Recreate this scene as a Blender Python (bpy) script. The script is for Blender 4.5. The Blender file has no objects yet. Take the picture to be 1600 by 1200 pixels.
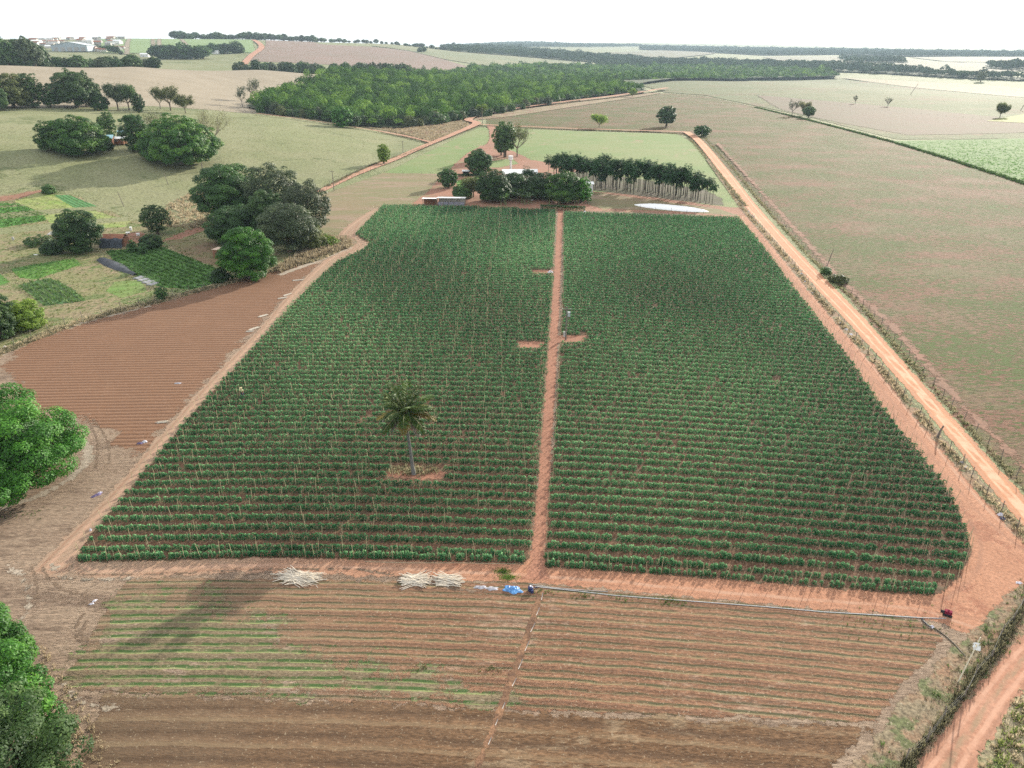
import bpy, math, random
import numpy as np
from mathutils import Vector

C = bpy.context.scene
COL = C.collection
R = math.radians
rng = np.random.default_rng(7)
random.seed(7)

# ------------------------------------------------------------------ camera
H = 45.0
PITCH = R(25.1)
F = 1109.0
cam = bpy.data.cameras.new('camera')
cam.sensor_width = 36.0
cam.lens = 36.0 * F / 1600.0
cam.clip_start = 0.5
cam.clip_end = 40000
co = bpy.data.objects.new('camera', cam)
co.location = (0, 0, H)
co.rotation_euler = (math.pi / 2 - PITCH, 0, 0)
COL.objects.link(co)
C.camera = co

# ------------------------------------------------------------------ light, sky, exposure
SUN_EL = R(18.5)
SUN_AZ = R(34.5)           # from +Y towards +X
w = bpy.data.worlds.new('World')
C.world = w
w.use_nodes = True
wn = w.node_tree
wn.nodes.clear()
sky = wn.nodes.new('ShaderNodeTexSky')
sky.sky_type = 'NISHITA'
sky.sun_disc = False
sky.sun_elevation = SUN_EL
sky.sun_rotation = SUN_AZ
sky.altitude = 600
sky.air_density = 1.0
sky.dust_density = 3.0
veil = wn.nodes.new('ShaderNodeMix'); veil.data_type = 'RGBA'
veil.inputs[0].default_value = 0.65
veil.inputs[7].default_value = (11.8, 11.9, 12.0, 1)     # thin bright high cloud
bg = wn.nodes.new('ShaderNodeBackground'); bg.inputs[1].default_value = 0.078
wo = wn.nodes.new('ShaderNodeOutputWorld')
wn.links.new(sky.outputs[0], veil.inputs[6])
wn.links.new(veil.outputs[2], bg.inputs[0])
wn.links.new(bg.outputs[0], wo.inputs[0])

sd_ = bpy.data.lights.new('sun', 'SUN')
sd_.energy = 4.9
sd_.angle = R(0.8)
sd_.color = (1.0, 0.93, 0.80)
so = bpy.data.objects.new('sun', sd_)
sdir = Vector((math.sin(SUN_AZ) * math.cos(SUN_EL), math.cos(SUN_AZ) * math.cos(SUN_EL), math.sin(SUN_EL)))
so.rotation_euler = sdir.to_track_quat('Z', 'Y').to_euler()
so.location = (200, 300, 200)
COL.objects.link(so)

C.view_settings.view_transform = 'Standard'
C.view_settings.look = 'None'
C.view_settings.exposure = 0.85
C.view_settings.gamma = 1.0
C.render.engine = 'CYCLES'
C.cycles.max_bounces = 5
C.cycles.diffuse_bounces = 2
C.cycles.glossy_bounces = 1
C.cycles.transmission_bounces = 2
C.cycles.transparent_max_bounces = 24
C.cycles.volume_bounces = 0
C.cycles.use_denoising = False
C.cycles.use_adaptive_sampling = True
C.cycles.adaptive_threshold = 0.006
C.cycles.caustics_reflective = False
C.cycles.caustics_refractive = False

# ------------------------------------------------------------------ terrain height
cp, sp = math.cos(PITCH), math.sin(PITCH)

def az_of(px, py=80):
    v = 600 - py
    return math.atan2(px - 800, F * cp + v * sp)

def z_of(px, py, d):
    """height at ground distance d that shows at image row py in the direction of px"""
    az = az_of(px)
    v = 600 - py
    for _ in range(3):
        u = math.tan(az) * (F * cp + v * sp)
    hd = math.hypot(u, F * cp + v * sp)
    return H - d * (F * sp - v * cp) / hd

# each column: list of (distance, row) ; row None -> explicit height in third slot
PROF = {
    -300: [(1, None, 0), (240, None, 0), (340, 222), (470, 172), (700, 103), (850, None, 22), (1400, 85), (1900, 66), (2600, None, 75), (5000, None, 60), (15000, None, 60)],
    0:    [(1, None, 0), (240, None, 0), (345, 218), (475, 169), (710, 102), (850, None, 22), (1400, 84), (1900, 64), (2600, None, 75), (5000, None, 60), (15000, None, 60)],
    200:  [(1, None, 0), (250, None, 0), (360, 213), (500, 168), (780, 104), (920, None, 22), (1400, 87), (1900, 61), (2600, None, 75), (5000, None, 60), (15000, None, 60)],
    400:  [(1, None, 0), (270, None, 0), (400, 202), (560, 172), (880, 109), (1000, None, 18), (1350, 92), (2000, 62), (2800, None, 75), (5000, None, 60), (15000, None, 60)],
    600:  [(1, None, 0), (300, None, 0), (560, 187), (900, 125), (1100, None, 18), (1350, 105), (2200, 69), (3000, None, 70), (5000, None, 60), (15000, None, 60)],
    800:  [(1, None, 0), (600, None, 0), (1000, None, 2), (1400, None, 0), (2000, 97), (3200, 79), (5000, 72), (8000, 68), (15000, None, 100)],
    1000: [(1, None, 0), (1250, None, 0), (1700, None, -8), (2500, 94), (3500, 84), (5500, 74), (8500, 67), (15000, None, 100)],
    1200: [(1, None, 0), (1250, None, 0), (1700, None, -12), (2500, 100), (3500, 89), (5500, 78), (8500, 70), (15000, None, 100)],
    1400: [(1, None, 0), (1000, None, 0), (1500, None, -12), (2300, 104), (3500, 90), (5500, 80), (8500, 74), (15000, None, 100)],
    1600: [(1, None, 0), (800, None, 0), (1400, None, -14), (2200, 108), (3500, 92), (5500, 82), (8500, 77), (15000, None, 100)],
    1900: [(1, None, 0), (800, None, 0), (1400, None, -14), (2200, 108), (3500, 92), (5500, 82), (8500, 77), (15000, None, 100)],
}
_pc = sorted(PROF)
_dg = np.concatenate([np.linspace(1, 240, 6), np.geomspace(260, 15000, 140)])
_ag = np.linspace(az_of(-300), az_of(1900), 90)
_cols = []
for px in _pc:
    ds, zs = [], []
    for e in PROF[px]:
        ds.append(e[0]); zs.append(e[2] if e[1] is None else z_of(px, e[1], e[0]))
    ds = np.array(ds, float); zs = np.array(zs, float)
    # monotone cubic (pchip)
    hgt = np.diff(ds); dl = np.diff(zs) / hgt
    m = np.zeros_like(zs)
    for i in range(1, len(zs) - 1):
        if dl[i - 1] * dl[i] > 0:
            w1 = 2 * hgt[i] + hgt[i - 1]; w2 = hgt[i] + 2 * hgt[i - 1]
            m[i] = (w1 + w2) / (w1 / dl[i - 1] + w2 / dl[i])
    k = np.clip(np.searchsorted(ds, _dg) - 1, 0, len(ds) - 2)
    t = (_dg - ds[k]) / hgt[k]
    zz = ((1 + 2 * t) * (1 - t) ** 2 * zs[k] + t * (1 - t) ** 2 * hgt[k] * m[k]
          + t * t * (3 - 2 * t) * zs[k + 1] + t * t * (t - 1) * hgt[k] * m[k + 1])
    _cols.append(zz)
_cols = np.array(_cols)
_pa = np.array([az_of(p) for p in _pc])
_T = np.array([[np.interp(a, _pa, _cols[:, j]) for j in range(len(_dg))] for a in _ag])

def Z(x, y):
    x = np.asarray(x, float); y = np.asarray(y, float)
    d = np.clip(np.hypot(x, y), 1, 14999); a = np.clip(np.arctan2(x, y), _ag[0], _ag[-1] - 1e-6)
    j = np.clip(np.searchsorted(_dg, d, side='right') - 1, 0, len(_dg) - 2)
    tj = (d - _dg[j]) / (_dg[j + 1] - _dg[j])
    s = (a - _ag[0]) / (_ag[1] - _ag[0]); i = np.clip(s.astype(int), 0, len(_ag) - 2); ti = s - i
    z = (_T[i, j] * (1 - ti) * (1 - tj) + _T[i + 1, j] * ti * (1 - tj) + _T[i, j + 1] * (1 - ti) * tj + _T[i + 1, j + 1] * ti * tj)
    return np.where(y < 0, 0.0, z)

_P = {}
def P(px, py):
    """ground point seen at photo pixel"""
    if (px, py) in _P: return _P[(px, py)]
    u, v = px - 800, 600 - py
    dx, dy, dz = u, F * cp + v * sp, -F * sp + v * cp
    n = math.hypot(dx, dy)
    dd = np.concatenate([np.linspace(5, 400, 800), np.linspace(400.5, 2500, 4200), np.linspace(2502, 14000, 4000)])
    X = dd * dx / n; Y = dd * dy / n; zz = H + dd * dz / n
    g = Z(X, Y)
    idx = np.where(zz <= g)[0]
    if len(idx) == 0:
        i = len(dd) - 1; t = 0
    else:
        i = idx[0]
        if i > 0:
            a0 = zz[i - 1] - g[i - 1]; a1 = zz[i] - g[i]; t = a0 / (a0 - a1)
            X[i] = X[i - 1] + t * (X[i] - X[i - 1]); Y[i] = Y[i - 1] + t * (Y[i] - Y[i - 1])
    r = (float(X[i]), float(Y[i]), float(Z(X[i], Y[i])))
    _P[(px, py)] = r
    return r

def PD(px, d):
    a = az_of(px)
    x, y = d * math.sin(a), d * math.cos(a)
    return (x, y, float(Z(x, y)))

def depth(p):
    return p[1] * cp + (H - p[2]) * sp

def h_px(p, ytop):
    """height above p whose top shows at row ytop"""
    v = 600 - ytop
    hd = p[1] / (F * cp + v * sp)
    return H + hd * (-F * sp + v * cp) - p[2]

# ------------------------------------------------------------------ object helpers
def tag(o, label=None, cat=None, group=None, kind=None):
    if label: o['label'] = label
    if cat: o['category'] = cat
    if group: o['group'] = group
    if kind: o['kind'] = kind
    return o

def mesh_obj(name, me, mat=None, parent=None, loc=None):
    o = bpy.data.objects.new(name, me)
    if mat is not None and len(me.materials) == 0: me.materials.append(mat)
    COL.objects.link(o)
    if parent is not None: o.parent = parent
    if loc is not None: o.location = loc
    return o

def empty(name, loc, label, cat, group=None, rz=0):
    o = bpy.data.objects.new(name, None)
    o.empty_display_size = 0.3
    o.location = loc; o.rotation_euler = (0, 0, rz)
    COL.objects.link(o)
    return tag(o, label, cat, group)

def np_mesh(name, verts, faces, tint=None, smooth=False, attrs=None):
    """faces: (N,k) int array with k 3 or 4"""
    verts = np.asarray(verts, np.float32); faces = np.asarray(faces, np.int32)
    me = bpy.data.meshes.new(name)
    n, k = faces.shape
    me.vertices.add(len(verts)); me.vertices.foreach_set('co', verts.ravel())
    me.loops.add(n * k); me.loops.foreach_set('vertex_index', faces.ravel())
    me.polygons.add(n); me.polygons.foreach_set('loop_start', np.arange(0, n * k, k, dtype=np.int32))
    if smooth: me.polygons.foreach_set('use_smooth', np.ones(n, bool))
    me.update(calc_edges=True)
    if tint is not None:
        a = me.attributes.new('tint', 'FLOAT', 'FACE'); a.data.foreach_set('value', np.asarray(tint, np.float32))
    for nm, val in (attrs or {}).items():
        a = me.attributes.new(nm, 'FLOAT', 'POINT'); a.data.foreach_set('value', np.asarray(val, np.float32))
    return me

class MB:
    """mesh builder for hard things (mixed polygons)"""
    def __init__(s): s.v = []; s.f = []
    def add(s, vs, fs):
        o = len(s.v); s.v += [tuple(v) for v in vs]; s.f += [tuple(i + o for i in f) for f in fs]; return s
    def box(s, x0, x1, y0, y1, z0, z1):
        return s.add([(x0, y0, z0), (x1, y0, z0), (x1, y1, z0), (x0, y1, z0), (x0, y0, z1), (x1, y0, z1), (x1, y1, z1), (x0, y1, z1)],
                     [(0, 3, 2, 1), (4, 5, 6, 7), (0, 1, 5, 4), (1, 2, 6, 5), (2, 3, 7, 6), (3, 0, 4, 7)])
    def tube(s, pts, rad, n=6, cap=True):
        pts = [Vector(p) for p in pts]
        if not hasattr(rad, '__len__'): rad = [rad] * len(pts)
        o = len(s.v)
        for i, p in enumerate(pts):
            t = (pts[min(i + 1, len(pts) - 1)] - pts[max(i - 1, 0)])
            if t.length < 1e-6: t = Vector((0, 0, 1))
            t.normalize()
            a = t.cross(Vector((0, 0, 1)) if abs(t.z) < .9 else Vector((1, 0, 0))).normalized(); b = t.cross(a)
            for k in range(n):
                q = p + (a * math.cos(2 * math.pi * k / n) + b * math.sin(2 * math.pi * k / n)) * rad[i]
                s.v.append(tuple(q))
        for i in range(len(pts) - 1):
            for k in range(n):
                s.f.append((o + i * n + k, o + i * n + (k + 1) % n, o + (i + 1) * n + (k + 1) % n, o + (i + 1) * n + k))
        if cap:
            s.f.append(tuple(o + k for k in range(n))); e = o + (len(pts) - 1) * n
            s.f.append(tuple(e + n - 1 - k for k in range(n)))
        return s
    def mesh(s, name, smooth=False):
        me = bpy.data.meshes.new(name); me.from_pydata(s.v, [], s.f)
        if smooth: me.polygons.foreach_set('use_smooth', [True] * len(me.polygons))
        me.update(); return me
    def build(s, name, mat, parent=None, loc=None, smooth=False):
        return mesh_obj(name, s.mesh(name, smooth), mat, parent, loc)

# ------------------------------------------------------------------ materials
class NT:
    def __init__(s, name):
        s.m = bpy.data.materials.new(name); s.m.use_nodes = True
        s.t = s.m.node_tree; s.t.nodes.clear()
        s.out = s.t.nodes.new('ShaderNodeOutputMaterial')
        s.b = s.t.nodes.new('ShaderNodeBsdfPrincipled')
        s.b.inputs['Specular IOR Level'].default_value = 0.15
        s.b.inputs['Roughness'].default_value = 0.9
        s.t.links.new(s.b.outputs[0], s.out.inputs[0])
        s.co = None
    def set(s, inp, v):
        if hasattr(v, 'links'): s.t.links.new(v, inp)
        elif isinstance(v, (tuple, list)): inp.default_value = tuple(v) + ((1,) if len(v) == 3 and len(inp.default_value) == 4 else ())
        else: inp.default_value = v
    def coord(s):
        if s.co is None: s.co = s.t.nodes.new('ShaderNodeTexCoord').outputs['Object']
        return s.co
    def mapping(s, scale, rot=0.0):
        n = s.t.nodes.new('ShaderNodeMapping'); s.t.links.new(s.coord(), n.inputs[0])
        n.inputs['Scale'].default_value = scale; n.inputs['Rotation'].default_value = (0, 0, rot); return n.outputs[0]
    def noise(s, scale, detail=3, rough=.55, vec=None, dist=0.0):
        n = s.t.nodes.new('ShaderNodeTexNoise')
        s.t.links.new(vec or s.coord(), n.inputs['Vector'])
        n.inputs['Scale'].default_value = scale; n.inputs['Detail'].default_value = detail
        n.inputs['Roughness'].default_value = rough; n.inputs['Distortion'].default_value = dist
        return n.outputs['Fac']
    def ramp(s, fac, lo, hi, a=0.0, b=1.0):
        n = s.t.nodes.new('ShaderNodeMapRange'); n.interpolation_type = 'SMOOTHSTEP'
        s.set(n.inputs['Value'], fac); n.inputs['From Min'].default_value = lo; n.inputs['From Max'].default_value = hi
        n.inputs['To Min'].default_value = a; n.inputs['To Max'].default_value = b; return n.outputs[0]
    def mix(s, fac, a, b, blend='MIX'):
        n = s.t.nodes.new('ShaderNodeMix'); n.data_type = 'RGBA'; n.blend_type = blend
        s.set(n.inputs[0], fac); s.set(n.inputs[6], a); s.set(n.inputs[7], b); return n.outputs[2]
    def math(s, op, a, b=0.0, clamp=False):
        n = s.t.nodes.new('ShaderNodeMath'); n.operation = op; n.use_clamp = clamp
        s.set(n.inputs[0], a); s.set(n.inputs[1], b); return n.outputs[0]
    def attr(s, name):
        n = s.t.nodes.new('ShaderNodeAttribute'); n.attribute_name = name; return n.outputs['Fac']
    def scale_col(s, col, f):
        n = s.t.nodes.new('ShaderNodeVectorMath'); n.operation = 'SCALE'
        s.set(n.inputs[0], col); s.set(n.inputs['Scale'], f); return n.outputs[0]
    def bump(s, h, strength=.5, dist=.1):
        n = s.t.nodes.new('ShaderNodeBump'); s.set(n.inputs['Height'], h)
        n.inputs['Strength'].default_value = strength; n.inputs['Distance'].default_value = dist
        s.t.links.new(n.outputs[0], s.b.inputs['Normal'])
    def objrand(s): return s.t.nodes.new('ShaderNodeObjectInfo').outputs['Random']

def ground_mat(name, a, b, c=None, big=.02, med=.15, fine=1.6, fine_amt=.35, tuft=None, tuft_scale=.8, tuft_th=.6, tuft_w=.06,
               rows=None, edge=1.0, edge_scale=.5, stretch=None, bump=.4, bdist=.12, c_th=.56, med_lo=.4, med_hi=.6, speck=None, speck_scale=7, speck_th=.62, dark=None, left=None, ruts=None, rowbump=2.2):
    """a/b two albedo colours mixed by large noise, c a third in patches; rows=(colour, duty, amount) along attribute rowc"""
    n = NT(name)
    vec = n.mapping(stretch[0], stretch[1]) if stretch else None
    f1 = n.noise(big, 5, .6); f2 = n.noise(med, 4, .6, vec)
    mixf = n.ramp(n.math('ADD', n.math('MULTIPLY', f1, .5), n.math('MULTIPLY', f2, .5)), med_lo, med_hi)
    col = n.mix(mixf, a, b)
    if c is not None:
        f3 = n.noise(big * 2.3, 6, .62, vec, .4)
        f4 = n.noise(fine * .33, 3, .6, vec)
        col = n.mix(n.ramp(n.math('ADD', f3, n.math('MULTIPLY', n.math('SUBTRACT', f4, .5), .5)), c_th - .03, c_th + .06), col, c)
    ff = n.noise(fine * 1.3, 7, .76, vec)
    col = n.scale_col(col, n.ramp(ff, .3, .7, 1 - min(.62, fine_amt * 1.5), 1 + fine_amt * 1.25))
    hgt = ff
    if left is not None:
        # the soil is greyer with straw towards the left, redder towards the right
        sx = n.t.nodes.new('ShaderNodeSeparateXYZ'); n.t.links.new(n.coord(), sx.inputs[0])
        lf = n.ramp(n.math('ADD', sx.outputs[0], n.math('MULTIPLY', n.math('SUBTRACT', n.noise(.12, 4, .7), .5), 40)), -42, 4, 1, 0)
        col = n.mix(n.math('MULTIPLY', lf, n.ramp(n.noise(fine, 3, .7), .2, .8, .75, 1)), col, left)
    if ruts is not None:
        sdr = n.math('ADD', n.attr('sd'), n.math('MULTIPLY', n.math('SUBTRACT', n.noise(.25, 3), .5), .5))
        for (cen, hw, rcol, amt) in ruts:
            m = n.ramp(n.math('ABSOLUTE', n.math('SUBTRACT', sdr, cen)), hw, hw * .3, 0, amt)
            m = n.math('MULTIPLY', m, n.ramp(n.noise(.5, 3, .7), .3, .6, .3, 1))
            col = n.mix(m, col, rcol)
    if rows:
        # rows: list of (colour, centre, halfwidth, softness, amount, noise)
        rc = n.attr('rowc')
        wob = n.math('ADD', rc, n.math('MULTIPLY', n.math('SUBTRACT', n.noise(.35, 2), .5), .25))
        fr = n.math('FRACT', wob)
        for (rcol, cen, hw, soft, amt, nz) in rows:
            dd = n.math('ABSOLUTE', n.math('SUBTRACT', fr, cen))
            m = n.ramp(dd, hw - soft, hw + soft, 1, 0)
            gate = n.ramp(n.noise(nz, 3, .7), .32, .55, .15, 1)
            m = n.math('MULTIPLY', n.math('MULTIPLY', m, gate), amt)
            col = n.mix(m, col, rcol)
        tri = n.math('ABSOLUTE', n.math('SUBTRACT', fr, .5))
        hgt = n.math('ADD', n.math('MULTIPLY', tri, rowbump), n.math('MULTIPLY', ff, .8))
    if speck is not None:
        col = n.mix(n.ramp(n.noise(speck_scale, 2, .8), speck_th, speck_th + .08, 0, .8), col, speck)
    if dark is not None:
        col = n.mix(n.ramp(n.noise(speck_scale * .6, 3, .8, vec), .40, .30, 0, .75), col, dark)
    if tuft is not None:
        tn = n.noise(tuft_scale, 6, .78, vec)
        gate = n.noise(big * 3, 3, .6)
        th = n.math('ADD', tn, n.math('MULTIPLY', n.math('SUBTRACT', gate, .5), .35))
        tm = n.ramp(th, tuft_th, tuft_th + tuft_w)
        col = n.mix(tm, col, tuft)
        hgt = n.math('ADD', hgt, n.math('MULTIPLY', tm, .6))
    n.set(n.b.inputs['Base Color'], col)
    if bump: n.bump(hgt, bump, bdist)
    if edge:
        sdv = n.attr('sd')
        en = n.math('MULTIPLY', n.math('SUBTRACT', n.noise(edge_scale, 9, .78), .5), edge * 4.0)
        al = n.ramp(n.math('ADD', sdv, en), -edge * .05, edge * .05)
        tr = n.t.nodes.new('ShaderNodeBsdfTransparent'); mx = n.t.nodes.new('ShaderNodeMixShader')
        n.t.links.new(al, mx.inputs[0]); n.t.links.new(tr.outputs[0], mx.inputs[1]); n.t.links.new(n.b.outputs[0], mx.inputs[2])
        n.t.links.new(mx.outputs[0], n.out.inputs[0])
    return n.m

def leaf_mat(name, dark, mid, light, transl=.25, rough=.55, spec=.3, objvar=.25):
    n = NT(name)
    t = n.attr('tint')
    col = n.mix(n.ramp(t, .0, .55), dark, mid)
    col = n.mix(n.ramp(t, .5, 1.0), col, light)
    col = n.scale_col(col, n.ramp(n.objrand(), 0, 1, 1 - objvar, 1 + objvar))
    n.set(n.b.inputs['Base Color'], col)
    n.b.inputs['Roughness'].default_value = rough
    n.b.inputs['Specular IOR Level'].default_value = spec
    if transl:
        tl = n.t.nodes.new('ShaderNodeBsdfTranslucent'); n.t.links.new(n.scale_col(col, 1.15), tl.inputs[0])
        mx = n.t.nodes.new('ShaderNodeMixShader'); mx.inputs[0].default_value = transl
        n.t.links.new(n.b.outputs[0], mx.inputs[1]); n.t.links.new(tl.outputs[0], mx.inputs[2])
        n.t.links.new(mx.outputs[0], n.out.inputs[0])
    return n.m

def plain_mat(name, col, rough=.8, spec=.2, var=.15, scale=3.0, metal=0.0, bump=0, col2=None):
    n = NT(name)
    f = n.noise(scale, 4, .6)
    c = n.mix(n.ramp(f, .35, .65), col, col2) if col2 else col
    c = n.scale_col(c, n.ramp(f, .25, .75, 1 - var, 1 + var))
    n.set(n.b.inputs['Base Color'], c)
    n.b.inputs['Roughness'].default_value = rough; n.b.inputs['Specular IOR Level'].default_value = spec
    n.b.inputs['Metallic'].default_value = metal
    if bump: n.bump(f, bump, .05)
    return n.m

# ------------------------------------------------------------------ ground sheet and patches
def poly_xy(poly):
    out = []
    for p in poly:
        if p[0] == 'd': q = PD(p[1], p[2])
        elif p[0] == 'w': q = (p[1], p[2])
        else: q = P(*p)
        out.append((q[0], q[1]))
    return np.array(out)

def smooth_poly(pts, it=2):
    for _ in range(it):
        a = pts; b = np.roll(pts, -1, 0)
        pts = np.stack([a * .75 + b * .25, a * .25 + b * .75], 1).reshape(-1, 2)
    return pts

def sdist(X, Y, poly):
    best = np.full(X.shape, 1e18); inside = np.zeros(X.shape, bool)
    n = len(poly)
    for i in range(n):
        x0, y0 = poly[i]; x1, y1 = poly[(i + 1) % n]
        dx, dy = x1 - x0, y1 - y0; L = dx * dx + dy * dy + 1e-12
        t = np.clip(((X - x0) * dx + (Y - y0) * dy) / L, 0, 1)
        d = (X - x0 - t * dx) ** 2 + (Y - y0 - t * dy) ** 2
        best = np.minimum(best, d)
        c = ((y0 > Y) != (y1 > Y)) & (X < dx * (Y - y0) / (dy if abs(dy) > 1e-12 else 1e-12) + x0)
        inside ^= c
    return np.where(inside, 1, -1) * np.sqrt(best)

PREV = []
def patch(name, poly, mat, res=1.0, margin=2.0, smooth=1, rowf=None, kind='structure', label=None, layer=None, holes=()):
    pts = poly_xy(poly)
    if smooth: pts = smooth_poly(pts, smooth)
    bb = (pts.min(0) - margin, pts.max(0) + margin)
    smp = np.concatenate([pts, pts.mean(0)[None]] + [pts * (1 - k) + pts.mean(0) * k for k in (.3, .6)])
    lay = 1
    for (q, qb, ql) in PREV:
        if ql >= lay and (qb[0] <= bb[1]).all() and (bb[0] <= qb[1]).all():
            if (sdist(smp[:, 0], smp[:, 1], q) > -margin * 1.5).any() or (sdist(q[:, 0], q[:, 1], pts) > -margin * 1.5).any():
                lay = ql + 1
    PREV.append((pts, bb, lay))
    x0, y0 = pts.min(0) - margin - res; x1, y1 = pts.max(0) + margin + res
    nx, ny = int((x1 - x0) / res) + 2, int((y1 - y0) / res) + 2
    gx = np.linspace(x0, x1, nx); gy = np.linspace(y0, y1, ny)
    X, Y = np.meshgrid(gx, gy)
    sdv = sdist(X, Y, pts)
    for h in holes: sdv = np.minimum(sdv, -sdist(X, Y, smooth_poly(poly_xy(h), 1)))
    keepv = sdv > -margin - res
    cell = keepv[:-1, :-1] | keepv[1:, :-1] | keepv[:-1, 1:] | keepv[1:, 1:]
    idx = np.arange(nx * ny).reshape(ny, nx)
    f = np.stack([idx[:-1, :-1][cell], idx[:-1, 1:][cell], idx[1:, 1:][cell], idx[1:, :-1][cell]], 1)
    used = np.unique(f); rem = np.full(nx * ny, -1); rem[used] = np.arange(len(used))
    Xu, Yu, su = X.ravel()[used], Y.ravel()[used], sdv.ravel()[used]
    d = np.hypot(Xu, Yu)
    z = Z(Xu, Yu) + lay * (.002 + np.clip(d - 250, 0, 3000) * .0003)
    attrs = {'sd': np.clip(su, -1e4, 1e4)}
    if rowf is not None: attrs['rowc'] = rowf(Xu, Yu)
    me = np_mesh(name, np.stack([Xu, Yu, z], 1), rem[f], attrs=attrs, smooth=True)
    o = mesh_obj(name, me, mat); o['kind'] = kind
    if label: o['label'] = label
    return o

def ribbon_poly(px_pts, widths, extra=0):
    """closed outline (world 'w' entries) for a road through photo pixels; widths in metres"""
    c = poly_xy(px_pts)
    # resample smooth centreline
    if not hasattr(widths, '__len__'): widths = [widths] * len(c)
    t = np.arange(len(c)); tt = np.linspace(0, len(c) - 1, (len(c) - 1) * 6 + 1)
    def cr(v):
        out = []
        for s in tt:
            i = min(int(s), len(c) - 2); u = s - i
            p0 = v[max(i - 1, 0)]; p1 = v[i]; p2 = v[i + 1]; p3 = v[min(i + 2, len(c) - 1)]
            out.append(.5 * ((2 * p1) + (-p0 + p2) * u + (2 * p0 - 5 * p1 + 4 * p2 - p3) * u * u + (-p0 + 3 * p1 - 3 * p2 + p3) * u ** 3))
        return np.array(out)
    cc = cr(c); ww = cr(np.array(widths, float)) / 2 + extra
    tn = np.gradient(cc, axis=0); tn /= np.linalg.norm(tn, axis=1)[:, None] + 1e-9
    nn = np.stack([-tn[:, 1], tn[:, 0]], 1)
    L = cc + nn * ww[:, None]; Rr = cc - nn * ww[:, None]
    return [('w', *p) for p in L] + [('w', *p) for p in Rr[::-1]], cc

SPC = 1.7
def sfun(x):
    x = np.asarray(x, float); xc = np.clip(x, -42, 31)
    s = -.07 * xc - .0013 * xc * xc
    return s + (x - xc) * np.where(x > 0, -.15, .038)
def rowc(x, y): return (y - sfun(x)) / SPC
def lin_rows(pa, pb, spacing):
    a, b = P(*pa), P(*pb); dx, dy = b[0] - a[0], b[1] - a[1]; L = math.hypot(dx, dy); nx, ny = -dy / L, dx / L
    return lambda x, y: ((x - a[0]) * nx + (y - a[1]) * ny) / spacing

# base sheet: polar grid
rr = np.concatenate([[0.5], np.geomspace(6, 14500, 230)])
aa = np.concatenate([np.linspace(-math.pi, -1.0, 50)[:-1], np.linspace(-1.0, 1.0, 260), np.linspace(1.0, math.pi, 50)[1:]])
RR, AA = np.meshgrid(rr, aa)
GX, GY = RR * np.sin(AA), RR * np.cos(AA)
GZ = Z(GX, GY)
idx = np.arange(RR.size).reshape(RR.shape)
gf = np.stack([idx[:-1, :-1].ravel(), idx[:-1, 1:].ravel(), idx[1:, 1:].ravel(), idx[1:, :-1].ravel()], 1)
M_base = ground_mat('pasture_ground', (0.179, 0.193, 0.092), (0.221, 0.221, 0.120), c=(0.129, 0.147, 0.064), big=.012, med=.06, fine=1.2, fine_amt=.3,
                    tuft=(0.110, 0.110, 0.055), tuft_scale=.9, tuft_th=.68, edge=0, bump=.5, bdist=.2, c_th=.6)
g = mesh_obj('ground', np_mesh('ground', np.stack([GX.ravel(), GY.ravel(), GZ.ravel()], 1), gf, smooth=True), M_base)
g['kind'] = 'structure'

EARTH = (.33, .165, .10); EARTH_L = (.46, .26, .165); EARTH_D = (.20, .105, .068)
# --- far land
M_tan = ground_mat('tan_grass', (0.290, 0.244, 0.179), (0.253, 0.212, 0.152), big=.008, med=.05, fine=.5, fine_amt=.15, tuft=(0.202, 0.166, 0.110), tuft_scale=.35, tuft_th=.7, edge=3, edge_scale=.08, bump=0)
patch('tan_pasture', [(-300, 176), (0, 169), (150, 168), (240, 166), (330, 172), (400, 178), (430, 165), (520, 150), (700, 135), ('d', 640, 1080), ('d', 560, 1080), ('d', 400, 920), ('d', 200, 820), ('d', 0, 750), ('d', -300, 740)], M_tan, 8, 10, 0)
M_pink = ground_mat('fallow_soil', (0.214, 0.149, 0.119), (0.187, 0.141, 0.107), big=.005, med=.03, fine=.3, fine_amt=.15, edge=3, edge_scale=.05, bump=0)
patch('fallow_hillside', [('d', 392, 1290), ('d', 560, 1320), ('d', 660, 1330), (730, 104), (690, 92), (640, 80), (575, 73), (500, 69.5), ('d', 480, 2300), ('d', 420, 2300), (415, 72), (388, 96)], M_pink, 14, 12, 0)
M_pale = ground_mat('pale_green_grass', (0.154, 0.171, 0.091), (0.210, 0.203, 0.119), big=.004, med=.03, fine=.25, fine_amt=.15, edge=4, edge_scale=.05, bump=0)
patch('green_hillside', [(160, 83), (400, 83), (395, 68), ('d', 400, 1960), ('d', 160, 1930)], ground_mat('hill_crop', (.17, .24, .10), (.20, .27, .12), big=.01, med=.05, fine=.3, fine_amt=.12, edge=3, edge_scale=.06, bump=0), 14, 12, 0)
patch('pale_field', [(580, 72.5), (700, 74), (900, 84), (960, 92), (880, 106), (760, 104), (690, 92), (640, 80)], M_pale, 14, 12, 0)
M_hazy = ground_mat('distant_field', (0.157, 0.149, 0.093), (0.128, 0.132, 0.076), c=(0.170, 0.136, 0.098), big=.004, med=.02, fine=.2, fine_amt=.2, edge=6, edge_scale=.03, bump=0)
patch('hazy_field', [(1190, 89), (1340, 88), (1500, 98), (1600, 95), (1650, 112), (1420, 112), (1250, 104)], M_hazy, 16, 14, 0)
patch('hazy_field', [(1420, 90), (1600, 88), (1700, 92), (1600, 99), (1480, 97)], M_hazy, 16, 14, 0)
patch('hazy_field', [(905, 84), (1050, 78), (1120, 84), (1020, 96), (940, 93)], M_hazy, 16, 14, 0)
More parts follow.
